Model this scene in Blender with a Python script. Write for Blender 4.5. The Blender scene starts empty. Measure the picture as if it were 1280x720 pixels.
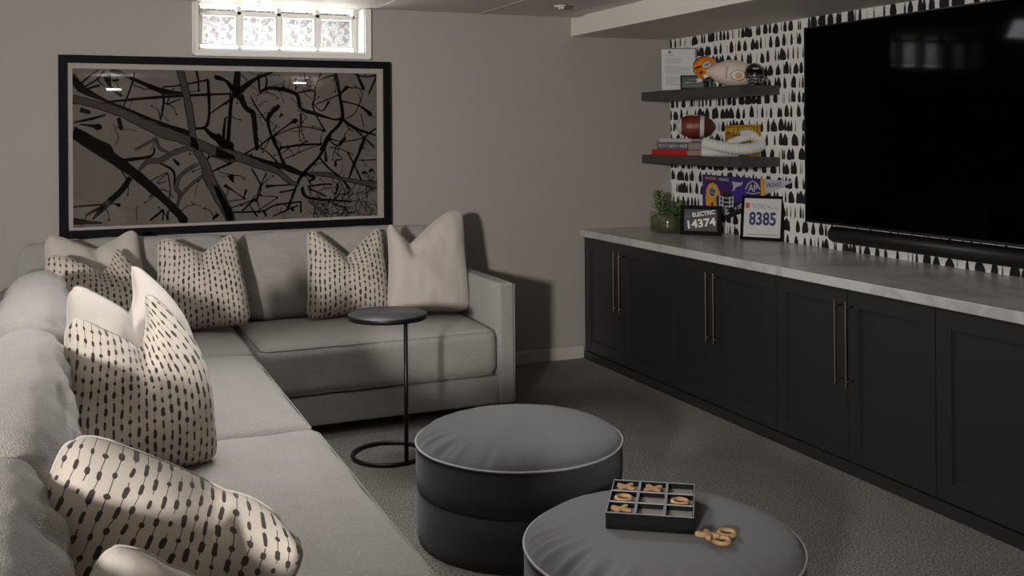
import bpy, bmesh, math, random
from mathutils import Vector, Matrix, noise
PI = math.pi
SC = bpy.context.scene

# ------------------------------------------------------------------ camera
YAW, PITCH, ROLL, FPX, HY = 0.4106, 0.0013, 0.0069, 1250.72, 163.68
cd = bpy.data.cameras.new('camera'); cam = bpy.data.objects.new('camera', cd); SC.collection.objects.link(cam)
cyw, syw, cp, sp, cr, sr = math.cos(YAW), math.sin(YAW), math.cos(PITCH), math.sin(PITCH), math.cos(ROLL), math.sin(ROLL)
f0 = Vector((syw, cyw, 0)); r0 = Vector((cyw, -syw, 0)); u0 = Vector((0, 0, 1))
fw = f0*cp + u0*sp; u1 = u0*cp - f0*sp
rt = r0*cr - u1*sr; up = r0*sr + u1*cr
M = Matrix((rt, up, -fw)).transposed().to_4x4(); M.translation = Vector((0, 0, 1.5))
cam.matrix_world = M
cd.sensor_width = 36; cd.sensor_fit = 'HORIZONTAL'; cd.lens = 36*FPX/1280; cd.shift_y = -(360-HY)/1280; cd.clip_start = .02
SC.camera = cam

# ------------------------------------------------------------------ light
wd = bpy.data.worlds.new('world'); SC.world = wd; wd.use_nodes = True
wd.node_tree.nodes['Background'].inputs[0].default_value = (.85, .92, 1, 1)
wd.node_tree.nodes['Background'].inputs[1].default_value = .6
def area(name, loc, target, size, power, col=(1, 1, 1), size_y=None, spread=None):
    l = bpy.data.lights.new(name, 'AREA'); l.energy = power; l.color = col; l.size = size
    if size_y: l.shape = 'RECTANGLE'; l.size_y = size_y
    if spread: l.spread = spread
    o = bpy.data.objects.new(name, l); SC.collection.objects.link(o); o.location = loc
    o.rotation_euler = (Vector(target)-Vector(loc)).to_track_quat('-Z', 'Y').to_euler()
    return o
area('window_daylight', (1.12, 6.30, 2.16), (1.12, 5.0, 1.85), 1.0, 42, (.97, .98, 1), .32)
area('key_light', (-2.9, -2.2, 1.95), (.9, 5.2, 1.25), .34, 94, (1, .965, .935), .34, math.radians(84))  # unseen source behind and left of the camera, placed by the cast shadows
for q in ((2.80, -1.9, 2.195), (.44, -1.9, 2.08)): area('ceiling_bounce_fill', q, (q[0]-.05, q[1]+.5, q[2]+3), .16, 11, (1, .95, .9), .10)  # added upward fills to brighten the ceiling, placed to glint in the picture glass
area('window_side_fill', (1.05, 5.0, 2.235), (.9, 2.2, .55), .7, 34, (.97, .98, 1), .22, math.radians(140))  # added fill standing in for window light that rakes towards the camera
area('seat_top_fill', (.40, 3.0, 2.24), (.42, 2.9, 0), 1.2, 19, (1, .965, .93), 2.6, math.radians(110))  # added soft fill from above to brighten the left seats
vs = SC.view_settings; vs.view_transform = 'Standard'; vs.look = 'None'; vs.exposure = 0.0; vs.gamma = 1; vs.use_curve_mapping = False

# ------------------------------------------------------------------ helpers
random.seed(7)
def s2l(c):
    return tuple(((v/255)/12.92 if v/255 <= .04045 else ((v/255+.055)/1.055)**2.4) for v in c)
class S:
    """tiny wrapper: arithmetic on shader sockets"""
    def __init__(s, nt, k): s.nt = nt; s.k = k
    def op(s, o, b=None, c=None, clamp=False):
        n = s.nt.nodes.new('ShaderNodeMath'); n.operation = o; n.use_clamp = clamp
        for i, v in enumerate((s, b, c)):
            if v is None: continue
            if isinstance(v, S): s.nt.links.new(v.k, n.inputs[i])
            else: n.inputs[i].default_value = v
        return S(s.nt, n.outputs[0])
    def __add__(s, b): return s.op('ADD', b)
    def __sub__(s, b): return s.op('SUBTRACT', b)
    def __mul__(s, b): return s.op('MULTIPLY', b)
    def __truediv__(s, b): return s.op('DIVIDE', b)
    def floor(s): return s.op('FLOOR')
    def frac(s): return s.op('FRACT')
    def abs(s): return s.op('ABSOLUTE')
    def pow(s, b): return s.op('POWER', b)
    def lt(s, b): return s.op('LESS_THAN', b)
    def gt(s, b): return s.op('GREATER_THAN', b)
    def mx(s, b): return s.op('MAXIMUM', b)
    def mn(s, b): return s.op('MINIMUM', b)
def vec(nt, x, y, z):
    n = nt.nodes.new('ShaderNodeCombineXYZ')
    for i, v in enumerate((x, y, z)):
        if isinstance(v, S): nt.links.new(v.k, n.inputs[i])
        else: n.inputs[i].default_value = v
    return n.outputs[0]
def wnoise(nt, v):
    n = nt.nodes.new('ShaderNodeTexWhiteNoise'); n.noise_dimensions = '3D'; nt.links.new(v, n.inputs['Vector']); return S(nt, n.outputs['Value'])
def tnoise(nt, v, scale, detail=2, rough=.5):
    n = nt.nodes.new('ShaderNodeTexNoise'); n.inputs['Scale'].default_value = scale; n.inputs['Detail'].default_value = detail
    n.inputs['Roughness'].default_value = rough
    if v is not None: nt.links.new(v, n.inputs['Vector'])
    return S(nt, n.outputs['Fac'])
def coords(nt, kind='Object'):
    return nt.nodes.new('ShaderNodeTexCoord').outputs[kind]
def sep(nt, v):
    n = nt.nodes.new('ShaderNodeSeparateXYZ'); nt.links.new(v, n.inputs[0]); return [S(nt, o) for o in n.outputs]
def mixc(nt, fac, a, b):
    n = nt.nodes.new('ShaderNodeMix'); n.data_type = 'RGBA'
    if isinstance(fac, S): nt.links.new(fac.k, n.inputs[0])
    else: n.inputs[0].default_value = fac
    for i, v in ((6, a), (7, b)):
        if isinstance(v, tuple): n.inputs[i].default_value = (*v, 1)
        else: nt.links.new(v, n.inputs[i])
    return n.outputs[2]
def bump(nt, bs, h, dist, strength=1):
    n = nt.nodes.new('ShaderNodeBump'); n.inputs['Distance'].default_value = dist; n.inputs['Strength'].default_value = strength
    nt.links.new(h.k, n.inputs['Height']); nt.links.new(n.outputs[0], bs.inputs['Normal'])
def mat(name, rgb, rough=.6, metal=0, spec=.5, sheen=0, coat=0, emit=None, es=0):
    m = bpy.data.materials.new(name); m.use_nodes = True; nt = m.node_tree; bs = nt.nodes['Principled BSDF']
    c = s2l(rgb); bs.inputs['Base Color'].default_value = (*c, 1); bs.inputs['Roughness'].default_value = rough
    bs.inputs['Metallic'].default_value = metal; bs.inputs['Specular IOR Level'].default_value = spec
    bs.inputs['Sheen Weight'].default_value = sheen; bs.inputs['Coat Weight'].default_value = coat
    if emit: bs.inputs['Emission Color'].default_value = (*s2l(emit), 1); bs.inputs['Emission Strength'].default_value = es
    m.diffuse_color = (*c, 1)
    return m, nt, bs
MT = {}
def simple(key, rgb, rough=.6, **k):
    n = k.pop('noise', None); m, nt, bs = mat(key, rgb, rough, **k); MT[key] = m
    if n:
        sc, amt, bd = n; co = coords(nt); t = tnoise(nt, co, sc, 3)
        c = s2l(rgb); nt.links.new(mixc(nt, t, tuple(v*(1-amt) for v in c), tuple(min(1, v*(1+amt)) for v in c)), bs.inputs['Base Color'])
        if bd: bump(nt, bs, t, bd)
    return m
simple('wall_paint', (149, 142, 136), .75, noise=(60, .03, .0004))
simple('ceiling_paint', (226, 220, 213), .7, noise=(40, .02, .0003))
simple('soffit_paint', (226, 219, 211), .7, noise=(40, .02, .0003))
simple('trim_white', (176, 170, 162), .45, noise=(30, .02, 0))
simple('window_white', (205, 203, 198), .5, noise=(30, .02, 0))
simple('cabinet_charcoal', (38, 37, 37), .42, noise=(25, .05, .0001))
simple('cabinet_dark', (30, 30, 31), .5, noise=(25, .05, 0))
simple('handle_metal', (112, 100, 88), .4, metal=1, noise=(60, .05, 0))
simple('black_metal', (22, 22, 23), .38, metal=.3, noise=(60, .1, 0))
simple('table_top_metal', (58, 59, 60), .42, metal=.35, noise=(14, .2, 0))
simple('tv_plastic', (9, 9, 10), .5, spec=.2, noise=(60, .1, 0))
simple('tv_screen', (3, 3, 4), .05, spec=.015, noise=(5, .05, 0))
simple('soundbar_cloth', (14, 14, 15), .42, noise=(900, .2, .0002))
simple('frame_black', (15, 14, 15), .55, spec=.06, noise=(60, .1, 0))
simple('mat_board', (150, 143, 136), .8, noise=(80, .02, 0))
simple('print_grey', (90, 84, 80), .9, spec=0, noise=(4, .12, 0))
simple('print_black', (9, 8, 8), .9, spec=0, noise=(30, .2, 0))
simple('print_mid', (54, 50, 47), .9, spec=0, noise=(30, .3, 0))
simple('shelf_black', (60, 58, 57), .5, noise=(30, .08, .0001))
simple('paper', (196, 196, 194), .8, noise=(60, .02, 0))
simple('frame_grey', (120, 118, 116), .5, noise=(60, .03, 0))
simple('text_grey', (120, 120, 120), .8); simple('white', (225, 222, 216), .6); simple('grey_silver', (150, 150, 150), .3, metal=.8)
simple('orange_shell', (226, 130, 16), .28, coat=.4, noise=(30, .06, 0)); simple('emblem_black', (14, 20, 18), .5); simple('emblem_green', (18, 48, 38), .5)
simple('dark_shell', (34, 18, 22), .25, coat=.5, noise=(30, .1, 0))
simple('cream_leather', (206, 192, 176), .5, noise=(700, .06, .0003)); simple('gold', (176, 132, 50), .45, noise=(60, .2, 0))
simple('brown_leather', (104, 46, 34), .42, noise=(900, .2, .0005)); simple('dark_leather', (74, 34, 28), .45, noise=(900, .2, .0005))
simple('red_cover', (190, 26, 26), .5, noise=(30, .05, 0)); simple('pages', (150, 140, 132), .8, noise=(200, .1, .0002))
simple('black_cover', (22, 22, 24), .5); simple('slate_cover', (96, 98, 106), .6, noise=(150, .3, 0)); simple('white_cover', (190, 188, 184), .6, noise=(60, .03, 0))
simple('yellow_plate', (150, 104, 12), .45, noise=(60, .1, 0)); simple('yellow_letter', (224, 176, 40), .5); simple('letter_black', (15, 15, 15), .6)
simple('felt_purple', (62, 40, 108), .95, noise=(300, .12, .0003)); simple('felt_black', (26, 24, 26), .95, noise=(300, .12, .0003)); simple('felt_white', (190, 190, 196), .95, noise=(300, .06, .0003))
simple('felt_gold', (218, 158, 44), .9, noise=(300, .08, 0)); simple('navy', (40, 44, 92), .6); simple('felt_violet', (62, 40, 140), .9); simple('plate_green', (38, 62, 50), .5, noise=(90, .15, 0)); simple('maroon', (120, 30, 24), .7); simple('badge_red', (190, 90, 70), .7)
simple('sign_dark', (62, 61, 66), .6, noise=(30, .1, 0))
simple('soil', (78, 84, 44), .9, noise=(90, .5, .003)); simple('leaf', (104, 132, 66), .5, noise=(30, .2, 0)); simple('leaf_dark', (64, 86, 46), .5, noise=(30, .2, 0))
simple('wood', (170, 134, 94), .5, noise=(40, .12, 0)); simple('box_black', (13, 13, 14), .5, spec=.15, noise=(30, .1, 0)); simple('box_rim', (150, 152, 156), .4, metal=.3); simple('box_tray', (150, 143, 135), .5, noise=(60, .05, 0))
simple('outdoor', (200, 205, 210), .9)
simple('piping_grey', (150, 150, 150), .8); simple('base_fabric', (124, 118, 112), .95, sheen=.2, noise=(500, .08, .0004))

def fabric(key, rgb, amp, scale, dist, dark=.72, sheen=.25):
    m, nt, bs = mat(key, rgb, .95, spec=.15, sheen=sheen); MT[key] = m
    co = coords(nt); v = nt.nodes.new('ShaderNodeTexVoronoi'); v.inputs['Scale'].default_value = scale
    nt.links.new(co, v.inputs['Vector']); d = S(nt, v.outputs['Distance']); t = tnoise(nt, co, scale*.4, 3); b = tnoise(nt, co, 6, 2)
    h = d*.7 + t*.6
    c = s2l(rgb); hi = tuple(min(1, x*(1+amp)) for x in c); lo = tuple(x*dark for x in c)
    nt.links.new(mixc(nt, h*.8+b*.25, hi, lo), bs.inputs['Base Color']); bump(nt, bs, S(nt, d.k)*-1+t*.4, dist)
fabric('sofa_fabric', (175, 170, 164), .2, 330, .0026, .55)
fabric('cream_fabric', (194, 185, 176), .06, 900, .0006, .88)
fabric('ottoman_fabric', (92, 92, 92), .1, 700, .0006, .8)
fabric('ottoman_side_shaded', (58, 57, 58), .1, 700, .0006, .8)  # same cloth as the top, shade of the sides put into a darker colour
fabric('rope_fabric', (214, 210, 206), .05, 500, .001, .85)

# carpet: speckled loop pile
m, nt, bs = mat('carpet', (92, 88, 82), 1, spec=.05, sheen=.2); MT['carpet'] = m
co = coords(nt); a = tnoise(nt, co, 130, 2, .8); v = nt.nodes.new('ShaderNodeTexVoronoi'); v.inputs['Scale'].default_value = 150; nt.links.new(co, v.inputs['Vector'])
d = S(nt, v.outputs['Distance']); b = tnoise(nt, co, 3, 2)
f = ((a-.40)*4.2).op('MULTIPLY', 1, clamp=True)
nt.links.new(mixc(nt, f*.8+b*.2, s2l((40, 38, 36)), s2l((166, 160, 150))), bs.inputs['Base Color']); bump(nt, bs, a*1.2-d, .006)

# worktop: pale stone with faint veins
m, nt, bs = mat('stone', (176, 174, 170), .3); MT['stone'] = m
co = coords(nt); w = nt.nodes.new('ShaderNodeTexNoise'); w.inputs['Scale'].default_value = 1.4; w.inputs['Detail'].default_value = 6; w.inputs['Distortion'].default_value = 1.6
nt.links.new(co, w.inputs['Vector']); vn = (S(nt, w.outputs['Fac'])-.5).abs(); vein = (vn*14).op('MULTIPLY', 1, clamp=True); cl = tnoise(nt, co, 9, 5, .6)
nt.links.new(mixc(nt, vein*.55+cl*.45, s2l((158, 157, 156)), s2l((204, 202, 198))), bs.inputs['Base Color'])

# wallpaper: rows of black brush dabs, pointed above and blunt below
m, nt, bs = mat('wallpaper', (205, 200, 192), .7); MT['wallpaper'] = m
X, Y, Z = sep(nt, coords(nt)); ROWH = .0827
nw = tnoise(nt, vec(nt, Y*4, Z*4, 3.), 3, 2); zz = Z + (nw-.5)*.02
wob = (tnoise(nt, vec(nt, Y*1, Z*1, 0.), 90, 2)-.5)*.006
row = (zz/ROWH).floor(); t = (zz/ROWH).frac(); mask = None
dens = tnoise(nt, vec(nt, Y*1, row*.37, 1.), 3.2, 1)
for L, (p, k) in enumerate(((.080, 1.1), (.064, .9))):
    r0_ = wnoise(nt, vec(nt, row, float(L)*7.3, 2.2)); a = Y/p + r0_*9
    col = a.floor(); fr = a.frac()-.5
    r1 = wnoise(nt, vec(nt, col, row, L+.5)); r2 = wnoise(nt, vec(nt, col, row, L+11.5)); r3 = wnoise(nt, vec(nt, col, row, L+23.5))
    fr = (fr-(r1-.5)*.5)*p + wob
    tt = ((t-.04-r2*.06)/(r2*.18+.74)).op('MULTIPLY', 1, clamp=True)
    prof = tt.pow(.28)*(tt*-1+1).pow(.75)*1.35
    wd_ = prof*(r3.pow(1.3)*.034+.0028)*(dens*1.7+.2)*k
    mk = fr.abs().lt(wd_)*tt.gt(.001)*tt.lt(.999)
    mask = mk if mask is None else mask.mx(mk)
nt.links.new(mixc(nt, mask, s2l((232, 230, 225)), s2l((24, 23, 25))), bs.inputs['Base Color'])

# patterned cushion linen: columns of dots and dashes strung on a thin line (uses the cushion's UV)
def dashes(key, cols, rows):
    m, nt, bs = mat(key, (196, 182, 166), .95, spec=.12, sheen=.2); MT[key] = m
    U, V, _ = sep(nt, coords(nt, 'UV')); a = U*cols; wv = (tnoise(nt, vec(nt, U*3, V*3, .4), 3, 2)-.5)*1.1
    a = a+wv*.5; c = a.floor(); fr = (a.frac()-.5)
    r = wnoise(nt, vec(nt, c, 1.5, .5)); vv = V*rows+r*17
    n1 = tnoise(nt, vec(nt, c*3.7, vv*1, .0), 1.0, 0); cell = vv.floor(); rr = wnoise(nt, vec(nt, c, cell, 4.5)); r4 = wnoise(nt, vec(nt, c, cell, 9.5))
    fv = (vv.frac()-.5).abs()
    ln = rr*.30+.12
    wide = (ln-fv)*9
    wdt = wide.op('MULTIPLY', 1, clamp=True).pow(.45)*(r4*.11+.135)
    thin = (r4.gt(.25))*.035
    mk = fr.abs().lt(wdt.mx(thin))
    co = coords(nt); t = tnoise(nt, co, 500, 2)
    base = mixc(nt, t, s2l((168, 157, 145)), s2l((200, 190, 178)))
    nt.links.new(mixc(nt, mk*.93, base, s2l((30, 25, 25))), bs.inputs['Base Color']); bump(nt, bs, t, .0006)
dashes('dash_linen', 18, 13)
dashes('dash_linen_large', 21, 13)

# glass block, clear glass, vase glass
def glassy(key, tint, mixf, rough=.05, pattern=False):
    m = bpy.data.materials.new(key); m.use_nodes = True; nt = m.node_tree; nt.nodes.clear(); MT[key] = m
    out = nt.nodes.new('ShaderNodeOutputMaterial'); tr = nt.nodes.new('ShaderNodeBsdfTransparent'); gl = nt.nodes.new('ShaderNodeBsdfGlossy'); mx = nt.nodes.new('ShaderNodeMixShader')
    tr.inputs[0].default_value = (*tint, 1); gl.inputs['Roughness'].default_value = rough; mx.inputs[0].default_value = mixf
    if pattern:
        co = coords(nt); n1 = nt.nodes.new('ShaderNodeTexNoise'); n1.inputs['Scale'].default_value = 26; n1.inputs['Detail'].default_value = 5; n1.inputs['Distortion'].default_value = .7
        nt.links.new(co, n1.inputs['Vector']); r = ((S(nt, n1.outputs['Fac'])-.5).abs()*9).op('MULTIPLY', 1, clamp=True)
        nt.links.new(mixc(nt, r, (.72, .71, .70), (.36, .335, .32)), tr.inputs[0])
        b = nt.nodes.new('ShaderNodeBump'); b.inputs['Distance'].default_value = .01; nt.links.new(n1.outputs['Fac'], b.inputs['Height']); nt.links.new(b.outputs[0], gl.inputs['Normal'])
    nt.links.new(tr.outputs[0], mx.inputs[1]); nt.links.new(gl.outputs[0], mx.inputs[2]); nt.links.new(mx.outputs[0], out.inputs[0])
glassy('picture_glass', (1, 1, 1), .02, .02); glassy('vase_glass', (.93, .95, .9), .12, .03); glassy('block_glass', (1, 1, 1), .06, .1, True)

# ------------------------------------------------------------------ mesh helpers
C = SC.collection
def tag(o, label=None, cat=None, group=None, kind=None):
    if label: o['label'] = label
    if cat: o['category'] = cat
    if group: o['group'] = group
    if kind: o['kind'] = kind
    return o
def empty(name, loc, label, cat, rz=0, group=None):
    o = bpy.data.objects.new(name, None); C.objects.link(o); o.location = loc; o.rotation_euler = (0, 0, rz); o.empty_display_size = .05
    return tag(o, label, cat, group)
def obj(name, bm, m, parent=None, smooth=False, loc=None):
    me = bpy.data.meshes.new(name); bmesh.ops.recalc_face_normals(bm, faces=bm.faces); bm.to_mesh(me); bm.free()
    for k in (m if isinstance(m, (list, tuple)) else [m]): me.materials.append(MT[k])
    if smooth:
        for p in me.polygons: p.use_smooth = True
    o = bpy.data.objects.new(name, me); C.objects.link(o)
    if parent: o.parent = parent
    if loc: o.location = loc
    return o
def box(bm, x0, x1, y0, y1, z0, z1, bev=0, mi=0, mtx=None):
    vs = [bm.verts.new((x, y, z)) for x in (x0, x1) for y in (y0, y1) for z in (z0, z1)]
    fs = [bm.faces.new([vs[i] for i in q]) for q in ((0, 1, 3, 2), (4, 6, 7, 5), (0, 4, 5, 1), (2, 3, 7, 6), (0, 2, 6, 4), (1, 5, 7, 3))]
    for f in fs: f.material_index = mi
    if bev:
        es = {e for f in fs for e in f.edges}
        r = bmesh.ops.bevel(bm, geom=list(es), offset=bev, segments=2, affect='EDGES', profile=.6)
        vs = list({v for f in r['faces'] for v in f.verts} | {v for v in vs if v.is_valid})
        for f in r['faces']: f.material_index = mi
    if mtx is not None: bmesh.ops.transform(bm, matrix=mtx, verts=[v for v in vs if v.is_valid])
    return bm
def B(*a, **k): return box(bmesh.new(), *a, **k)
def ring(bm, pts, r, n=8, closed=False, cap=True, rf=None, mi=0):
    P = [Vector(p) for p in pts]; L = len(P); rings = []; up = Vector((0, 0, 1)); prev = None
    for i, p in enumerate(P):
        d = (P[(i+1) % L]-P[i-1]) if closed else (P[min(i+1, L-1)]-P[max(i-1, 0)])
        d.normalize()
        a = prev if prev is not None else (up if abs(d.z) < .9 else Vector((1, 0, 0)))
        s = d.cross(a); s = s if s.length > 1e-5 else d.cross(Vector((0, 1, 0))); s.normalize(); b = s.cross(d); prev = b
        rr = rf(i/(L-1)) if rf else r
        rings.append([bm.verts.new(p+(s*math.cos(t)+b*math.sin(t))*rr) for t in [2*PI*k/n for k in range(n)]])
    for i in range(L if closed else L-1):
        A, Bq = rings[i], rings[(i+1) % L]
        for k in range(n): bm.faces.new((A[k], A[(k+1) % n], Bq[(k+1) % n], Bq[k])).material_index = mi
    if not closed and cap: bm.faces.new(rings[0][::-1]).material_index = mi; bm.faces.new(rings[-1]).material_index = mi
    return bm
def T(pts, r, **k): return ring(bmesh.new(), pts, r, **k)
def lathe(prof, n=48, bm=None, mi=0):
    bm = bm or bmesh.new(); rows = []
    for r, z in prof:
        rows.append([bm.verts.new((0, 0, z))] if r < 1e-6 else [bm.verts.new((r*math.cos(2*PI*k/n), r*math.sin(2*PI*k/n), z)) for k in range(n)])
    for a, b in zip(rows, rows[1:]):
        for k in range(n):
            q = [a[k % len(a)], a[(k+1) % len(a)], b[(k+1) % len(b)], b[k % len(b)]]; q = list(dict.fromkeys(q))
            if len(q) > 2: bm.faces.new(q).material_index = mi
    return bm
def rbox(sx, sy, sz, r, n=22, crown=0, wr=0, seed=0, fold=None):
    """soft upholstered block, centred, crowned on top, with fine wrinkles"""
    bm = bmesh.new(); H = (sx/2, sy/2, sz/2); vm = {}
    def vert(p):
        k = tuple(round(c, 5) for c in p)
        if k in vm: return vm[k]
        q = Vector((p[0]*H[0], p[1]*H[1], p[2]*H[2])); core = Vector([max(-H[i]+r, min(H[i]-r, q[i])) for i in range(3)])
        d = q-core; 
        if d.length > 1e-9: q = core+d.normalized()*min(r, r)
        if crown: q.z += crown*(1-p[0]**2)*(1-p[1]**2)*(1 if p[2] > 0 else -.15)*abs(p[2])
        if wr:
            nn = noise.noise(Vector((q.x*7+seed, q.y*7, q.z*7)))+.5*noise.noise(Vector((q.x*17+seed, q.y*17, q.z*17)))
            q += Vector((nn, noise.noise(q*6+Vector((seed, 9, 2))), nn))*wr
        if fold: q += fold(Vector(p), q)
        vm[k] = bm.verts.new(q); return vm[k]
    def ts(h):
        e = min(.9, r/h); c = [-1+e*i/4*1.0 for i in range(4)]; mid = [(-1+e)+(2-2*e)*i/n for i in range(n+1)]
        return c+mid+[-v for v in c[::-1]]
    TS = [ts(h) for h in H]
    for ax in range(3):
        a, b = [(1, 2), (2, 0), (0, 1)][ax]
        for s in (-1, 1):
            for i in range(len(TS[a])-1):
                for j in range(len(TS[b])-1):
                    q = []
                    for (u, v) in ((i, j), (i+1, j), (i+1, j+1), (i, j+1)):
                        p = [0, 0, 0]; p[ax] = s; p[a] = TS[a][u]; p[b] = TS[b][v]; q.append(vert(p))
                    q = list(dict.fromkeys(q))
                    if len(q) > 2:
                        try: bm.faces.new(q)
                        except ValueError: pass
    return bm
def sst(a, b, x): t = max(0, min(1, (x-a)/(b-a))); return t*t*(3-2*t)
def pillow_fn(w, h, Tk, chop=.12, twist=.03, seed=0, u0=0, pinch=.10, px=3.0, pw=.55, wr=.005, lobe=(0, 0), sag=0, fold=None, V=.95, inw=.05, cr=0):
    def F(u, v, side):
        x = w/2*u*(1-pinch*(1-v*v)*abs(u)**3); z = h/2*v*(1-pinch*(1-u*u)*abs(v)**3)
        t = Tk/2*max(0, (1-abs(u)**px)*(1-abs(v)**px))**pw*(1-.12*v)
        s = sst(-.35, 1.0, v)
        if chop:
            g = max(0, 1-abs(u-u0)/V)**1.25; z -= chop*g*s**1.3
            t *= 1-.5*math.exp(-((u-u0)/.16)**2)*sst(.1, 1, v)*(1 if side > 0 else .3)
            x -= math.copysign(inw, u-u0)*min(1, abs(u-u0)*1.4)*s*w
        y = -side*t
        y += twist*math.tanh((u-u0)*2.5)*s - (lobe[0] if u < u0 else lobe[1])*s*abs(u-u0)
        y += sag*(1-u*u)*(1-v*v)
        if fold:
            q = sst(-.25, .85, v)*sst(u0-.25, .95, u); an = fold[0]*q; pxx, pzz = w*.5*(u0+.12), h*.02
            dx, dz = x-pxx, z-pzz; x = pxx+dx*math.cos(an)-dz*math.sin(an); z = pzz+dx*math.sin(an)+dz*math.cos(an); y += fold[1]*q
            y += -side*t*fold[2]*q
        k_ = (abs(u)*abs(v))**7; x -= math.copysign(.06*w*k_, u); z -= math.copysign(.06*h*k_, v)
        if cr and u > 0 and v > 0: k_ = (u*v)**2.5; x -= cr*k_*.5; z -= cr*k_
        nn = noise.noise(Vector((u*2.2+seed, v*2.2, side*3.3)))*1.4+noise.noise(Vector((u*6+seed, v*3, side*3.3)))*.6
        e = (1-u**6)*(1-v**6)
        x += wr*nn*.5*e; z += wr*noise.noise(Vector((u*3, v*3+seed, 5.1))); y += wr*nn*2*e
        return Vector((x, y, z+h/2*(1-.02)))
    return F
def pillow_mesh(F, n=44):
    bm = bmesh.new(); uvl = bm.loops.layers.uv.new('UVMap'); G = {}
    def tt(i): s = -1+2*i/n; return math.copysign(1-(1-abs(s))**1.25, s)
    for side in (1, -1):
        for i in range(n+1):
            for j in range(n+1):
                edge = i in (0, n) or j in (0, n)
                if side < 0 and edge: G[(side, i, j)] = G[(1, i, j)]; continue
                G[(side, i, j)] = bm.verts.new(F(tt(i), tt(j), side))
        for i in range(n):
            for j in range(n):
                idx = ((i, j), (i+1, j), (i+1, j+1), (i, j+1))
                if side < 0: idx = idx[::-1]
                f = bm.faces.new([G[(side, *q)] for q in idx])
                for l, q in zip(f.loops, idx): l[uvl].uv = ((tt(q[0])+1)/2, (tt(q[1])+1)/2)
    return bm
def edge_loop(F, n=40):
    P = []
    t = [-1+2*i/n for i in range(n)]
    for s in t: P.append(F(s, -1, 1))
    for s in t: P.append(F(1, s, 1))
    for s in t: P.append(F(-s, 1, 1))
    for s in t: P.append(F(-1, -s, 1))
    return P
def text(name, s, size, m, parent, mtx, ext=.0006, sx=1, align='CENTER', shear=0, bold=0):
    cu = bpy.data.curves.new(name, 'FONT'); cu.body = s; cu.size = size; cu.extrude = ext; cu.align_x = align; cu.align_y = 'CENTER'; cu.shear = shear; cu.offset = bold; cu.resolution_u = 3
    to = bpy.data.objects.new(name, cu); C.objects.link(to); bpy.context.view_layer.update()
    me = bpy.data.meshes.new_from_object(to.evaluated_get(bpy.context.evaluated_depsgraph_get())); bpy.data.objects.remove(to)
    me.materials.clear(); me.materials.append(MT[m]); me.transform(Matrix.Diagonal((sx, 1, 1, 1)))
    o = bpy.data.objects.new(name, me); C.objects.link(o); o.parent = parent; o.matrix_local = mtx
    return o
def poly(bm, pts, d, mi=0):
    """flat plate: outline in x/z, thickness d towards -y"""
    a = [bm.verts.new((x, 0, z)) for x, z in pts]; b = [bm.verts.new((x, -d, z)) for x, z in pts]
    fs = [bm.faces.new(a), bm.faces.new(b[::-1])]
    for i in range(len(a)): fs.append(bm.faces.new((a[i], b[i], b[(i+1) % len(a)], a[(i+1) % len(a)])))
    for f in fs: f.material_index = mi
    return bm
RX = Matrix.Rotation(PI/2, 4, 'X')       # text standing up, reading towards -y
def TM(x, y, z, rot=0): return Matrix.Translation((x, y, z)) @ RX @ Matrix.Rotation(rot, 4, 'Z')

# ================================================================== setting
W, XR, XL, YB, ZC, XS, ZS = 5.917, 3.7745, -4.3, -2.6, 2.256, 3.0057, 2.1317
def struct(name, bm, m, parent=None, **k):
    o = obj(name, bm, m, parent, **k)
    if not parent: o['kind'] = 'structure'
    return o
struct('floor', B(XL-.1, XR+.1, YB-.1, W+.4, -.1, 0), 'carpet')
# back wall with the window hole
wx0, wx1, wz = .638, 1.606, 1.982
bm = bmesh.new()
box(bm, XL-.1, wx0, W, W+.28, 0, ZC); box(bm, wx1, XR+.1, W, W+.28, 0, ZC); box(bm, wx0, wx1, W, W+.28, 0, wz)
struct('wall_back', bm, 'wall_paint')
struct('wall_right', B(XR, XR+.1, YB, W, 0, ZC), 'wallpaper')
struct('wall_left', B(XL-.1, XL, YB, W, 0, ZC), 'wall_paint')
struct('wall_front', B(XL-.1, XR+.1, YB-.1, YB, 0, ZC), 'wall_paint')
ce = struct('ceiling', B(XL-.1, XR+.1, YB-.1, W+.4, ZC+.006, ZC+.12), 'ceiling_paint')
for i, (a, b) in enumerate(((XL, .955), (.965, 1.667), (1.677, 2.352), (2.362, XS))):     # boards with recessed joints
    for c, d in ((YB, 1.2), (1.21, 3.6), (3.61, W)): obj('ceiling_panel', B(a, b, c, d, ZC, ZC+.006, .0015), 'ceiling_paint', ce)
for x in (1.672, 2.357): obj('joint_strip', B(x-.006, x+.006, YB, W, ZC-.0025, ZC+.001), 'window_white', ce)
struct('trim_1', B(XS, XR, YB, W, ZS, ZC, .003), 'soffit_paint')
def baseboard(name, x0, x1, y0, y1):
    bm = bmesh.new(); box(bm, x0, x1, y0, y1, 0, .072, .002)
    struct(name, bm, 'trim_white'); return bm
bb = bmesh.new(); box(bb, XL, 3.08, W-.014, W, 0, .068, .002); box(bb, XL, 3.08, W-.02, W, .062, .084, .005); struct('baseboard_back', bb, 'trim_white')
bb = bmesh.new(); box(bb, XL, XL+.014, YB, W-.02, 0, .068, .002); box(bb, XL, XL+.02, YB, W-.02, .062, .084, .005); struct('baseboard_left', bb, 'trim_white')

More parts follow.
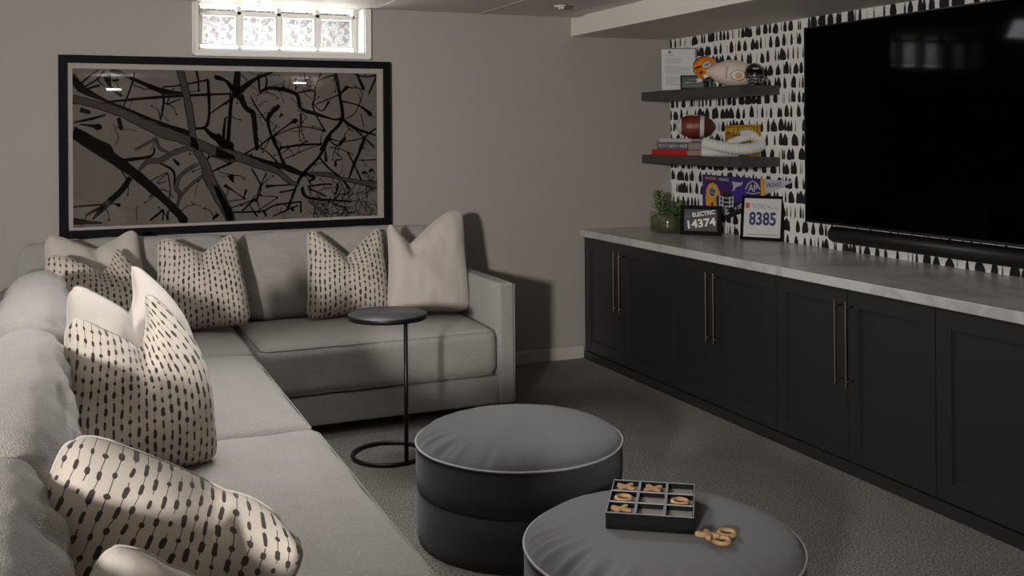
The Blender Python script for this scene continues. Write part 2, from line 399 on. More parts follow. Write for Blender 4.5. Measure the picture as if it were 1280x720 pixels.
# window of glass blocks
win = struct('window_1', B(wx0, wx1, W+.225, W+.235, wz-.0, wz+.012), 'window_white')
def casing(bm):
    for x0, x1, z0, z1 in ((wx0-.034, wx0, wz-.034, ZC-.004), (wx1, wx1+.034, wz-.034, ZC-.004), (wx0, wx1, wz-.034, wz)):
        box(bm, x0, x1, W-.018, W+.001, z0, z1, .003)
    for x0, x1, z0, z1 in ((wx0-.036, wx0-.024, wz-.036, ZC-.004), (wx1+.024, wx1+.036, wz-.036, ZC-.004), (wx0-.036, wx1+.036, wz-.036, wz-.024)):
        box(bm, x0, x1, W-.024, W-.01, z0, z1, .003)
    return bm
obj('window_casing', casing(bmesh.new()), 'window_white', win)
bm = bmesh.new(); box(bm, wx0, wx1, W, W+.28, wz-.001, wz+.006); box(bm, wx0-.001, wx0+.006, W, W+.28, wz, ZC); box(bm, wx1-.006, wx1+.001, W, W+.28, wz, ZC)
obj('window_reveal', bm, 'window_white', win)
BY = W+.165; bx = [.655+.232*i for i in range(5)]
bm = bmesh.new()
for x in bx: box(bm, x-.011, x+.011, BY-.02, BY+.06, wz, ZC)
for z in (wz+.004, 2.206): box(bm, bx[0], bx[-1], BY-.02, BY+.06, z, z+.018)
obj('mortar', bm, 'window_white', win)
obj('side_panel', B(bx[-1]+.011, wx1, BY-.015, BY+.06, wz, ZC), 'window_white', win)
def glass_block(w, h, sd):
    bm = bmesh.new(); n = 14; rows = []
    for j in range(n+1):
        r = []
        for i in range(n+1):
            u, v = i/n*2-1, j/n*2-1; e = max(abs(u), abs(v)); k = max(0, min(1, (1-e)/.16))
            y = -.012*(1-k)-.006*k*noise.noise(Vector((u*2.6+sd, v*2.6, sd)))*2+.004*k
            r.append(bm.verts.new((u*w/2, y, v*h/2)))
        rows.append(r)
    for j in range(n):
        for i in range(n): bm.faces.new((rows[j][i], rows[j][i+1], rows[j+1][i+1], rows[j+1][i]))
    return bm
for i in range(4):
    xc = (bx[i]+bx[i+1])/2
    g = obj('glass_block', glass_block(.208, .182, i*3.1), 'block_glass', win, True, (xc, BY, 2.114))
    fr_ = bmesh.new()
    for a, b, c, d in ((-.104, -.092, -.091, .091), (.092, .104, -.091, .091), (-.092, .092, -.091, -.081), (-.092, .092, .081, .091)): box(fr_, a, b, -.02, .0, c, d, .003)
    obj('block_rim', fr_, 'window_white', g)
    obj('glass_block', B(-.104, .104, -.01, .01, -.012, .02, .003), 'block_glass', win, False, (xc, BY, 2.236))
bk = obj('areaway', B(.2, 2.1, W+.6, W+.65, 1.4, 2.9), 'outdoor'); bk['kind'] = 'structure'; bk.name = 'wall_outside'

# ================================================================== framed picture
px0, px1, pz0, pz1, PY = -.088, 1.755, .9428, 1.9335, W-.034
pic = empty('framed_picture', (0, 0, 0), 'large black-framed print of bare dark branches on the back wall', 'picture')
def rect_frame(x0, x1, z0, z1, y0, y1, t, bev=.003):
    bm = bmesh.new()
    for a, b, c, d in ((x0, x0+t, z0, z1), (x1-t, x1, z0, z1), (x0+t, x1-t, z0, z0+t), (x0+t, x1-t, z1-t, z1)): box(bm, a, b, y0, y1, c, d, bev)
    return bm
obj('frame', rect_frame(px0, px1, pz0, pz1, PY-.006, W-.001, .043), 'frame_black', pic)
obj('mat_board', B(px0+.04, px1-.04, W-.022, W-.018, pz0+.04, pz1-.04), 'mat_board', pic)
ax, az, aw, ah = -.0185, .9965+.005, 1.690, .860
pr = obj('branch_print', B(ax, ax+aw, W-.0245, W-.022, az, az+ah), 'print_grey', pic)
ART = """g -2 694 39 90 673 39 244 622 45 430 526 52 614 458 52 832 357 52
k -3 528 39 176 412 58
k -3 508 39 42 478 45 176 389 52 312 284 45 456 147 39 534 64 39 572 10 39
k -1 830 26 44 752 39 178 681 13 258 645 16 430 570 16 550 518 32 614 496 26
k 192 862 26 308 806 16 460 742 26 574 732 8
k 460 764 8 560 776 8 704 808 12
k 158 677 10 362 700 14 558 716 14 834 730 10
g 552 870 36 587 720 36 614 556 36 621 481 36 642 420 32
g 614 451 32 686 328 45 700 268 52 750 161 52 808 52 52 826 3 52
k 314 842 8 300 776 9 258 659 8
k 460 734 13 466 675 10 448 578 6
k 558 698 6 481 668 8
k 704 804 13 709 721 15 709 600 13 688 540 16 630 532 10
k 638 870 10 652 804 10 652 744 8
k 716 616 6 776 661 9 834 700 10
k 172 826 39 192 760 16 246 714 13
k 7 568 8 90 586 13 163 608 10
k 37 558 8 90 550 13 132 542 32
k 230 592 19 244 534 19
k 798 592 9 782 479 9
k 38 774 10 92 824 8 132 854 6
k 58 758 8 124 804 9 159 848 9
k 78 752 8 130 768 14
k 37 637 26 84 622 17
k 198 796 10 232 800 9
k 739 828 19 792 812 10 834 753 13
k 680 540 13 723 495 26 788 456 32 832 433 32
k 747 820 19 814 798 13 857 730 26
k 869 862 32 857 723 39
k 834 722 19 818 524 19 810 403 26
k 798 592 10 788 464 10
k 745 495 39 788 433 32 832 401 39
k 857 730 39 969 816 19 1062 856 13
k 985 846 10 992 747 10
k 1023 846 10 1034 800 9 1022 754 13
k 880 723 32 916 646 26 954 616 26 967 493 23 974 408 15
k 940 723 6 968 662 9 1029 570 8
k 992 739 13 1060 766 19 1200 733 19 1230 647 19 1316 616 19 1420 584 10 1468 584 19
k 1200 749 6 1200 826 6
k 1192 733 9 1310 750 9 1304 648 8 1372 512 10
k 1438 862 17 1462 728 17 1476 584 19 1396 489 16 1346 403 16
k 1470 736 8 1506 776 22
k 1316 671 6 1452 727 8
k 1476 692 8 1582 664 8 1648 616 26
k 1476 584 13 1557 528 17 1680 487 9
k 1557 520 8 1672 415 9
k 1492 584 6 1557 624 5 1600 729 5
k 1590 616 5 1610 536 5
k 1106 666 22 1044 600 23 1044 538 15 1074 446 15 1104 399 15
k 1074 492 10 1168 560 10 1198 576 28
k 1043 469 6 1214 538 6 1380 512 6
k 1122 616 17 1106 596 9
k 1090 554 6 1066 508 6
k 1104 414 13 1166 425 10 1354 438 8
k 1551 856 10 1616 840 8 1692 850 10
k 1568 856 13 1608 768 19
k 1682 826 13 1640 737 8
k 1230 616 12 1230 538 9
k 1308 671 6 1356 632 6 1396 687 13
k 1690 532 9 1614 472 10 1580 391 15
k 1200 764 5 1294 836 5
k 1248 858 5 1270 780 5 1310 788 5
k 1310 758 8 1350 860 9
k 1326 812 6 1430 846 9 1422 806 6
k 1138 772 19 1098 748 9
k 974 416 10 1058 484 9
k 1388 474 8 1484 449 6 1614 472 6
g 614 428 26 522 399 28 444 356 28 380 350 26 332 298 13
g 424 475 18 374 450 14 318 417 13
g 424 482 15 444 423 15 492 399 13
k 256 359 19 394 379 13 416 423 9
g 642 330 19 556 272 19 528 198 23 548 167 19 534 94 13
g 670 262 15 612 218 15 548 145 13
k 444 340 9 514 294 13 520 213 10
k 514 362 9 542 332 17
k 291 264 26 242 192 26 167 121 30 100 44 13
k 242 308 8 270 256 8
k 167 121 13 66 66 15
k 1 113 9 134 119 9 208 120 6 229 114 22
k 0 34 32 140 20 9
k 462 81 13 392 24 10
k 462 81 8 456 22 8
k 484 73 8 484 20 8
k 386 239 5 486 288 5 428 231 5 478 237 5
k 486 280 6 498 199 6 492 139 6
k 456 193 5 492 177 5 512 145 6
k 714 282 9 832 334 10
k 700 359 6 722 427 6
k 715 374 6 788 365 6 760 395 6
k 756 46 19 727 14 9
k 386 151 9 408 172 8
g 744 395 58 862 372 52 981 322 43 1088 282 32 1164 218 28 1212 202 13
k 862 379 39 1027 330 32 1134 304 32 1228 264 26 1266 262 13
k 743 298 10 862 349 9
k 1066 492 13 1104 383 13 1134 312 19
k 1404 489 15 1338 364 15 1236 256 18 1196 179 13 1148 54 15
k 1104 414 10 1228 436 6 1346 435 8
k 1134 352 6 1275 412 5 1346 431 5
k 1212 389 5 1228 436 5 1268 455 10
k 974 424 6 1027 399 6 1088 336 10
k 908 385 9 974 424 8
k 1338 356 10 1394 292 10 1474 226 13 1514 169 15
g 1266 266 13 1394 252 28 1474 226 19 1690 184 39
k 1614 456 13 1547 312 15 1514 225 10
k 1508 385 8 1547 312 10 1588 223 10
k 1396 466 9 1442 426 10 1492 469 19
k 1370 419 5 1378 338 19
k 1394 418 5 1474 401 5 1547 368 5
k 1434 385 5 1474 346 5 1438 338 10 1434 306 17
k 1580 336 5 1688 338 6
k 1026 195 22 1080 197 9 1196 202 9
k 1102 157 10 1196 171 9
g 743 207 36 786 115 45 822 22 45
k 790 209 18 853 165 6 906 126 10
k 914 179 15 898 133 6
k 816 52 10 1002 52 10 1072 82 9 1226 99 9
k 944 300 9 996 192 8 965 108 9
k 1027 276 6 988 185 6
k 824 75 6 965 124 6
k 802 114 5 912 126 5
k 890 58 10 965 124 8
k 987 62 6 1094 127 6
k 1010 52 9 1025 24 12
k 928 94 6 972 24 10
k 1234 185 19 1266 122 15 1432 100 10 1529 89 10
k 1266 184 13 1354 198 8 1410 196 9
k 1274 176 9 1376 126 9
k 1266 254 10 1306 238 19 1274 216 10
g 1273 106 19 1368 22 19
k 1226 99 10 1226 36 10
k 1148 54 10 1064 20 8
k 1148 54 8 1210 77 8
k 1172 70 17 1180 50 17
k 824 266 32 839 227 13
k 1474 171 6 1432 108 6
k 1596 254 17 1612 266 17
k 1638 270 17 1658 276 17"""
def ribbon(bm, pts, y, mi, grow=0.):
    P = []
    for i in range(len(pts)-1):
        a, b = pts[max(0, i-1)], pts[i]; c, d = pts[i+1], pts[min(len(pts)-1, i+2)]
        for k in range(6):
            t = k/6; q = [.5*((2*b[j])+(-a[j]+c[j])*t+(2*a[j]-5*b[j]+4*c[j]-d[j])*t*t+(-a[j]+3*b[j]-3*c[j]+d[j])*t**3) for j in range(3)]
            P.append(q)
    P.append(list(pts[-1])); L = []
    for i, p in enumerate(P):
        a, b = P[max(0, i-1)], P[min(len(P)-1, i+1)]; dx, dz = b[0]-a[0], b[1]-a[1]; l = math.hypot(dx, dz) or 1; nx, nz = -dz/l, dx/l
        w = p[2]/2*1.15*(1+.22*noise.noise(Vector((p[0]*40, p[1]*40, 1))))+grow
        if grow >= 0: w = max(w, .0014)
        elif w <= .0006: w = .0006
        L.append([(min(aw, max(0, p[0]+s*nx*w)), min(ah, max(0, p[1]+s*nz*w))) for s in (1, -1)])
    V = [[bm.verts.new((ax+x, y, az+z)) for x, z in r] for r in L]
    for a, b in zip(V, V[1:]):
        f = bm.faces.new((a[0], b[0], b[1], a[1])); f.material_index = mi
    for e in (P[-1],):
        if e[2] > .006 and 0 < e[0] < aw and 0 < e[1] < ah:
            n = 8; f = bm.faces.new([bm.verts.new((ax+min(aw, max(0, e[0]+math.cos(2*PI*k/n)*(e[2]/2+grow))), y, az+min(ah, max(0, e[1]+math.sin(2*PI*k/n)*(e[2]/2+grow))))) for k in range(n)]); f.material_index = mi
black, grey = bmesh.new(), bmesh.new(); strokes = []
for ln_ in ART.strip().split('\n'):
    t, *v = ln_.split(); v = [float(q)/1000 for q in v]; pts = [tuple(v[i:i+3]) for i in range(0, len(v), 3)]; strokes.append((t, pts))
    ribbon(black, pts, W-.0252, 0)
    if t == 'g': ribbon(grey, pts, W-.0257, 0, -.0048 if max(p[2] for p in pts) > .03 else -.0026)
rnd = random.Random(5)
for k in range(150):                                                   # fine tangled twigs, thickest at the lower right
    if k < 95: x, z = rnd.uniform(1.30, 1.67), rnd.uniform(.0, .26)*(.4+.6*rnd.random())
    elif k < 120: x, z = rnd.uniform(.93, 1.25), rnd.uniform(.52, .84)
    else: x, z = rnd.uniform(.1, 1.65), rnd.uniform(.02, .84)
    a = rnd.uniform(0, 2*PI); pts = []
    for s_ in range(4):
        pts.append((x, z, rnd.uniform(.002, .0055 if k < 95 else .004))); a += rnd.uniform(-.9, .9); l = rnd.uniform(.015, .042); x += math.cos(a)*l; z += math.sin(a)*l
    ribbon(black, pts, W-.0252, 0)
for k in range(70):                                                    # knobbly side shoots ending in buds
    t_, sp = strokes[rnd.randrange(len(strokes))]; x, z, _ = sp[rnd.randrange(len(sp))]; a = rnd.uniform(0, 2*PI); pts = [(x, z, .007)]
    for s_ in range(3): a += rnd.uniform(-.7, .7); l = rnd.uniform(.018, .04); x += math.cos(a)*l; z += math.sin(a)*l; pts.append((x, z, .0052-.0009*s_))
    pts.append((x+math.cos(a)*.006, z+math.sin(a)*.006, .012)); ribbon(black, pts, W-.0252, 0)
obj('branches', black, 'print_black', pr); obj('branch_light', grey, 'print_mid', pr)
obj('glass', B(px0+.04, px1-.04, W-.0295, W-.0285, pz0+.04, pz1-.04), 'picture_glass', pic)

# ceiling spotlight
sp = empty('ceiling_spotlight', (2.657, 5.37, ZC), 'small pale round fitting with a short dark head on the ceiling', 'ceiling light')
obj('ceiling_plate', lathe([(0, 0), (.038, 0), (.036, -.008), (.012, -.012), (.012, -.022), (0, -.022)], 24), 'window_white', sp, True)
obj('lamp_head', T([(.008, 0, -.016), (.05, .008, -.012), (.085, .014, -.009)], .011, n=12), 'grey_silver', sp, True)

# ================================================================== low cabinets
YU = [5.893, 4.899, 3.912, 2.937, 1.962]; XC = 3.082
labels = ['charcoal double-door cabinet at the far end, against the back wall', 'charcoal double-door cabinet, second from the back wall',
          'charcoal double-door cabinet, third from the back wall', 'charcoal cabinet at the right edge, nearest the camera, its handles out of view']
for i in range(4):
    y1, y0 = YU[i], YU[i+1]; w = y1-y0
    c = empty('cabinet', (XC, y1, 0), labels[i], 'cabinet', -PI/2, 'charcoal cabinets under the long worktop')   # local x runs to the camera, -y faces the room
    obj('carcass', B(.001, w-.001, .021, XR-XC-.005, .055, .806), 'cabinet_dark', c)
    obj('plinth', B(0, w, -.008 if i else -.008, .08, 0, .052, .002), 'cabinet_charcoal', c)
    for k in range(2):
        a, b = (.003, w/2-.002) if k == 0 else (w/2+.002, w-.003)
        bm = bmesh.new(); z0, z1, t = .058, .803, .055 if k is None else .074
        for q in ((a, a+t, z0, z1), (b-t, b, z0, z1), (a+t, b-t, z0, z0+t), (a+t, b-t, z1-t, z1)): box(bm, q[0], q[1], 0, .02, q[2], q[3], .0012)
        d = obj('door', bm, 'cabinet_charcoal', c)
        bm = bmesh.new(); box(bm, a+t-.002, b-t+.002, .009, .018, z0+t-.002, z1-t+.002)
        for q in ((a+t, a+t+.008, z0+t, z1-t), (b-t-.008, b-t, z0+t, z1-t), (a+t, b-t, z0+t, z0+t+.008), (a+t, b-t, z1-t-.008, z1-t)): box(bm, q[0], q[1], .005, .012, q[2], q[3], .0015)
        obj('door_panel', bm, 'cabinet_charcoal', d)
        if not (i == 3 and k == 0) or True:
            hx = w/2+(-.034 if k == 0 else .034)
            bm = T([(hx, -.042, .385), (hx, -.042, .3865), (hx, -.042, .7555), (hx, -.042, .757)], .0055, n=12)
            for zz_ in (.41, .732): ring(bm, [(hx, -.042, zz_), (hx, 0, zz_)], .0045, 8)
            obj('handle', bm, 'handle_metal', d, True)
cab_filler = None
wt = obj('worktop', B(3.060, XR-.001, 1.9, W-.002, .808, .8523, .003), 'stone'); tag(wt, 'long pale stone worktop running over the charcoal cabinets', 'worktop')

# ================================================================== television and soundbar
tv = empty('television', (3.745, 3.47, 1.53), 'huge black flat television mounted on the patterned wall', 'television', -PI/2)
hw, hh = .95, .535
obj('casing', B(-hw, hw, -.055, -.02, -hh, hh, .004), 'tv_plastic', tv); obj('rear_housing', B(-hw*.7, hw*.7, -.02, .012, -hh*.7, hh*.5, .006), 'tv_plastic', tv)
obj('screen', B(-hw+.008, hw-.008, -.0575, -.055, -hh+.014, hh-.008, .0008), 'tv_screen', tv)
obj('bezel', rect_frame(-hw, hw, -hh, hh, -.0605, -.05, .008, .001), 'black_metal', tv); obj('wall_mount', B(-.3, .3, .01, .029, -.2, .2, .002), 'black_metal', tv)
sb = empty('soundbar', (3.72, 3.6, .945), 'long rounded black soundbar below the television', 'soundbar', -PI/2)
obj('body', T([(-.61, -.02, 0), (-.6, -.02, 0), (.6, -.02, 0), (.61, -.02, 0)], .043, n=28, rf=lambda t: .036 if t in (0, 1) else .043), 'soundbar_cloth', sb, True)
obj('end_cap', lathe([(0, 0), (.034, 0), (.0365, .004), (.0365, .006), (0, .006)], 24), 'tv_plastic', sb, True).matrix_local = Matrix.Translation((-.611, -.02, 0)) @ Matrix.Rotation(-PI/2, 4, 'Y')
obj('wall_bracket', B(-.3, .3, .01, .053, -.02, .02, .002), 'black_metal', sb)

# ================================================================== floating shelves
def shelf(z, label):
    s = empty('floating_shelf', (0, 0, z), label, 'shelf', 0, 'floating shelves left of the television')
    obj('board', B(3.49, XR-.002, 4.74, 5.83, -.055, 0, .002), 'shelf_black', s); obj('wall_cleat', B(XR-.02, XR-.0005, 4.8, 5.78, -.045, -.012), 'black_metal', s)
shelf(1.763, 'upper charcoal floating shelf holding helmets and a cream football')
shelf(1.343, 'lower charcoal floating shelf holding books and white knotted rope')
ZU, ZL = 1.763, 1.343
CAMR = -.62

# framed document, upper shelf, leaning in the corner
def leaning(name, loc, rz, tilt, label, cat):
    t = empty(name, loc, label, cat); t.rotation_euler = (tilt, 0, rz); return t
d = leaning('framed_document', (3.636, 5.60, ZU+.001), -.46, -.06, 'thin-framed white typed document at the back corner of the upper shelf', 'frame')
obj('frame', rect_frame(-.118, .118, 0, .285, -.008, .008, .008, .001), 'frame_grey', d)
pg = obj('page', B(-.112, .112, -.003, .002, .006, .279), 'paper', d)
bm = bmesh.new(); lathe([(0, -.0006), (.011, -.0006), (.011, .0006), (0, .0006)], 16, bm); bmesh.ops.transform(bm, matrix=Matrix.Translation((-.055, -.0036, .258)) @ RX, verts=bm.verts)
for r_ in range(17):
    z = .235-r_*.012
    if r_ in (1, 5, 11): continue
    box(bm, -.085, -.085+rnd.uniform(.09, .17) if r_ not in (0, 15) else (-.02 if r_ == 15 else -.03), -.0038, -.003, z-.0014, z+.0014)
obj('typed_lines', bm, 'text_grey', pg)

g = leaning('framed_plate', (3.60, 5.33, ZU+.001), -.50, -.10, 'small black-framed green plate under the orange helmet on upper shelf', 'frame')
obj('frame', rect_frame(-.105, .095, 0, .088, -.009, .009, .007, .001), 'frame_black', g)
p_ = obj('plate', B(-.099, .089, -.003, .003, .006, .082), 'plate_green', g)
bm = bmesh.new()
for a, b, z0, z1 in ((-.08, -.025, .036, .046), (-.015, .03, .036, .048), (-.09, .08, .022, .026), (-.06, .02, .060, .064), (.04, .055, .038, .046)): box(bm, a, b, -.0038, -.003, z0, z1, .0004)
obj('faded_letters', bm, 'frame_grey', p_)

# mini helmets
def helmet_shell(r=.068):
    bm = bmesh.new(); nu, nv = 40, 26; G = []
    for j in range(nv+1):
        v = j/nv; ph = v*PI*.78; row = []
        for i in range(nu):
            th = 2*PI*i/nu                                             # th=0 is the front (-y)
            x = math.sin(th)*math.sin(ph)*r*.86; y = -math.cos(th)*math.sin(ph)*r*1.08; z = math.cos(ph)*r*.95
            if ph > PI/2: x *= 1-.12*(ph-PI/2); 
            row.append(bm.verts.new((x, y, z)))
        G.append(row)
    for j in range(nv):
        for i in range(nu):
            th = 2*PI*(i+.5)/nu; th = th-2*PI if th > PI else th; ph = (j+.5)/nv*PI*.78
            if abs(th) < .92 and 1.18 < ph: continue                   # the face opening
            if abs(abs(th)-1.62) < .13 and abs(ph-1.72) < .11: continue   # ear holes
            if abs(th) < 1.25 and ph > 2.05 and abs(th) < 1.0: continue
            q = [G[j][i], G[j][(i+1) % nu], G[j+1][(i+1) % nu], G[j+1][i]]
            bm.faces.new(q)
    bmesh.ops.delete(bm, geom=[v for v in bm.verts if not v.link_faces], context='VERTS')
    bmesh.ops.remove_doubles(bm, verts=bm.verts, dist=1e-5)
    bmesh.ops.recalc_face_normals(bm, faces=bm.faces)
    bmesh.ops.solidify(bm, geom=list(bm.faces), thickness=.004)
    return bm
def facemask(bm, r=.068, y=-.088, n=8):
    for z, w, yy in ((-.014, .052, -.078), (-.034, .050, -.088), (-.054, .040, -.084)):
        ring(bm, [(-w, -.030, z+.004), (-w*.92, yy*.72, z), (-w*.5, yy*.97, z), (0, yy*1.03, z), (w*.5, yy*.97, z), (w*.92, yy*.72, z), (w, -.030, z+.004)], .0032, n)
    for x in (-.018, .018, 0): ring(bm, [(x, -.080, -.012 if x == 0 else -.034), (x, -.091, -.034), (x, -.087, -.054)], .0032, n)
    for s in (-1, 1): ring(bm, [(s*.047, -.06, -.014), (s*.046, -.066, -.034), (s*.037, -.062, -.054)], .0032, n)
    return bm
def oval_emblem(parent, sc, mtx, dark='emblem_green'):
    def disc(rx, rz, d, y):
        bm = bmesh.new(); poly(bm, [(math.cos(2*PI*k/28)*rx*sc, math.sin(2*PI*k/28)*rz*sc) for k in range(28)], d); bmesh.ops.translate(bm, vec=(0, y, 0), verts=bm.verts); return bm
    e = obj('oval_emblem', disc(1, .72, .0012, 0), dark, parent); e.matrix_local = mtx
    bm = disc(.86, .6, .0006, -.0012); e2 = None
    bm2 = disc(.66, .44, .0006, -.0018)
    w = bmesh.new()
    me = bpy.data.meshes.new('w')
    # white ring, dark field and an open oval letter as one small relief
    e3 = bmesh.new()
    def add(src, mi):
        mp = {v: e3.verts.new(v.co) for v in src.verts}
        for f in src.faces: e3.faces.new([mp[v] for v in f.verts]).material_index = mi
        src.free()
    add(bm, 0); add(bm2, 1)
    arc = [(math.cos(a)*.44*sc, -.0026, math.sin(a)*.27*sc) for a in [.7+k*(2*PI-.9)/18 for k in range(19)]]
    ring(e3, arc, .075*sc, 6, mi=0); ring(e3, [(.44*sc, -.0026, -.02*sc), (.12*sc, -.0026, -.02*sc)], .07*sc, 6, mi=0)
    for f in e3.faces: pass
    w.free(); bpy.data.meshes.remove(me)
    return e, e3
def helmet(loc, rot, shell, label, sc, mask_mat, mask=True):
    h = empty('mini_helmet', loc, label, 'helmet'); h.rotation_euler = rot; h.scale = (sc,)*3
    s = obj('shell', helmet_shell(), shell, h, True)
    if mask: obj('face_mask', facemask(bmesh.new()), mask_mat, h, True)
    return h, s
oh, os_ = helmet((3.615, 5.262, ZU+.128), (.30, -.2, -.62-1.12), 'orange_shell', 'mini orange football helmet with an oval emblem on the upper shelf', 1.14, 'white', False)
bm = bmesh.new(); bm.free(); obj('jaw_pad', B(-.046, -.041, -.052, -.02, -.055, -.035, .002), 'white', oh); obj('jaw_pad', B(.041, .046, -.052, -.02, -.055, -.035, .002), 'white', oh)
bm = bmesh.new()
ring(bm, [(-.0, -.074+.0, .0), ], .01) if False else None
for s in (1, -1):
    mm = Matrix.Translation((s*.0575, -.014, .010)) @ Matrix.Rotation(s*PI/2, 4, 'Z') @ Matrix.Rotation(-.12, 4, 'X')
    e, rel = oval_emblem(os_, .030, mm, 'emblem_black'); o2 = obj('emblem_relief', rel, ['white', 'emblem_green'], os_); o2.matrix_local = mm
bm.free()
obj('crown_stripe', T([(0, math.sin(a)*.0745, math.cos(a)*.066) for a in [-.9+k*.2 for k in range(12)]], .004, n=6), 'emblem_black', os_, True)
st = T([(0, 0, 0), (0, 0, .052)], .012, n=16); bmesh.ops.translate(st, vec=(3.615, 5.262, ZU), verts=st.verts)
tag(obj('helmet_stand', st, 'black_cover', None, True), 'short dark stand beneath the orange mini helmet', 'stand')

dh, ds = helmet((3.62, 4.775, ZU+.067), (0, 0, CAMR+.08), 'dark_shell', 'mini dark maroon helmet with grey face mask at shelf end', .98, 'grey_silver')
text('front_lettering', 'AAA', .013, 'frame_grey', ds, Matrix.Translation((0, -.0605, .032)) @ Matrix.Rotation(-.55, 4, 'X') @ RX, .0005) if False else None
bm = bmesh.new(); box(bm, -.017, .017, -.0698, -.0655, .022, .033, .001); obj('front_bumper', bm, 'frame_grey', ds)
obj('mask_lining', B(-.036, .036, -.052, .03, -.058, -.004, .012), 'black_cover', dh)

# footballs
def football(bm, L, R, n=40, m=32, mi=None, ex=2.2, pw=.66):
    rows = []
    for i in range(n+1):
        t = -1+2*i/n; r = R*(max(0, 1-abs(t)**ex))**pw; x = t*L/2*(1 if abs(t) < 1 else 1)
        rows.append([bm.verts.new((x, math.cos(2*PI*k/m)*r, math.sin(2*PI*k/m)*r)) for k in range(m)] if r > 1e-5 else [bm.verts.new((x, 0, 0))])
    for i, (a, b) in enumerate(zip(rows, rows[1:])):
        for k in range(m):
            q = list(dict.fromkeys([a[k % len(a)], a[(k+1) % len(a)], b[(k+1) % len(b)], b[k % len(b)]]))
            f = bm.faces.new(q); f.material_index = mi((i+.5)/n*2-1) if mi else 0
    return bm
def laces(L, R, span):
    bm = T([(t*L/2, 0, R*(1-abs(t)**2.2)**.66+.001) for t in [-span+k*span/6 for k in range(13)]], .0016, n=6)
    for k in range(9):
        t = -span*.85+k*span*1.7/8; z = R*(1-abs(t)**2.2)**.66
        ring(bm, [(t*L/2, -.011, z-.0008), (t*L/2, 0, z+.003), (t*L/2, .011, z-.0008)], .0018, 6)
    return bm
f1 = empty('football', (3.635, 5.00, ZU+.082), 'cream autographed football with a gold oval badge on the upper shelf', 'football'); f1.rotation_euler = (.0, .10, CAMR)
fb = obj('leather_body', football(bmesh.new(), .335, .0805, ex=2.0, pw=.9), 'cream_leather', f1, True)
o = obj('laces', laces(.325, .0815, .34), 'white_cover', f1, True); o.rotation_euler = (.35, 0, 0)
mm = Matrix.Translation((.028, -.0795, -.012)) @ Matrix.Rotation(.12, 4, 'X')
bm = bmesh.new(); poly(bm, [(math.cos(2*PI*k/32)*.044, math.sin(2*PI*k/32)*.031) for k in range(32)], .002); o = obj('badge_rim', bm, 'emblem_black', f1); o.matrix_local = mm
bm = bmesh.new(); poly(bm, [(math.cos(2*PI*k/32)*.040, math.sin(2*PI*k/32)*.028) for k in range(32)], .0026); o = obj('badge_field', bm, 'cream_leather', f1); o.matrix_local = mm
bm = bmesh.new(); poly(bm, [(math.cos(2*PI*k/32)*.022+.006, math.sin(2*PI*k/32)*.020-.003) for k in range(32)], .0034); o = obj('badge_centre', bm, 'gold', f1); o.matrix_local = mm
bm = bmesh.new()
for k in range(9): box(bm, -.046, -.034, -math.sqrt(.0772**2-(-.034+k*.008+.003)**2)-.0012, -.055, -.034+k*.008, -.034+k*.008+.0055, .0008)
obj('vertical_lettering', bm, 'frame_grey', f1)
bm = bmesh.new()
for s_ in range(3): ring(bm, [(-.105+k*.007+s_*.012, -.0535-k*.0013-s_*.003, -.004+.006*math.sin(k*2.1+s_)) for k in range(7)], .0006, 5)
obj('signature', bm, 'text_grey', f1)

f2 = empty('football', (3.655, 5.44, ZL+.1105+.076), 'brown leather football with white stripes lying on the books', 'football'); f2.rotation_euler = (0, .03, CAMR)
obj('leather_body', football(bmesh.new(), .262, .076, mi=lambda t: 1 if .24 < t < .44 or -.90 < t < -.66 else (2 if t > .44 else 0)), ['brown_leather', 'white_cover', 'dark_leather'], f2, True)
o = obj('laces', laces(.262, .077, .32), 'white_cover', f2, True); o.rotation_euler = (.32, 0, 0); o.location = (-.02, 0, 0)
bm = bmesh.new()
for k in range(26):
    a = k*2.4; r_ = .0035*math.sqrt(k+1); x, z = -.035+math.cos(a)*r_, math.sin(a)*r_*.8; y = -math.sqrt(max(0, (.0755*(1-abs((x)/.131)**2.2)**.66)**2-z*z)); box(bm, x-.0016, x+.0016, y-.0012, y+.001, z-.0016, z+.0016, .0004)
obj('gold_stamp', bm, 'gold', f2)

# books
def book(x0, x1, y0, y1, z, h, cover, label, spine=None):
    b = empty('book', ((x0+x1)/2, (y0+y1)/2, z), label, 'book', 0, 'stacked books on the lower shelf')
    w, l = (x1-x0)/2, (y1-y0)/2; t = .003
    bm = bmesh.new(); box(bm, -w, w, -l, l, 0, t, .0008); box(bm, -w, w, -l, l, h-t, h, .0008); obj('cover', bm, cover, b)
    obj('spine', B(-w-.001, -w+t, -l, l, 0, h, .0012), spine or cover, b); obj('page_block', B(-w+t, w-.004, -l+.004, l-.004, t, h-t), 'pages', b)
    return b, w, l
zb = ZL
book(3.545, 3.765, 5.37, 5.79, zb, .036, 'red_cover', 'thick red book at the bottom of the stack'); zb += .0365
b2, w_, l_ = book(3.560, 3.765, 5.38, 5.75, zb, .048, 'slate_cover', 'slate grey book with pale printed spine, middle of the stack'); zb += .0485
bm = bmesh.new()
for k in range(12): box(bm, -w_-.0018, -w_-.0008, l_-.03-k*.028-rnd.uniform(.006, .018), l_-.03-k*.028, .012+rnd.uniform(0, .006), .03+rnd.uniform(0, .008))
obj('spine_lettering', bm, 'white_cover', b2)['kind'] = 'stuff'
book(3.575, 3.765, 5.37, 5.74, zb, .024, 'black_cover', 'flat black book with white spine on top of the stack', 'white_cover')

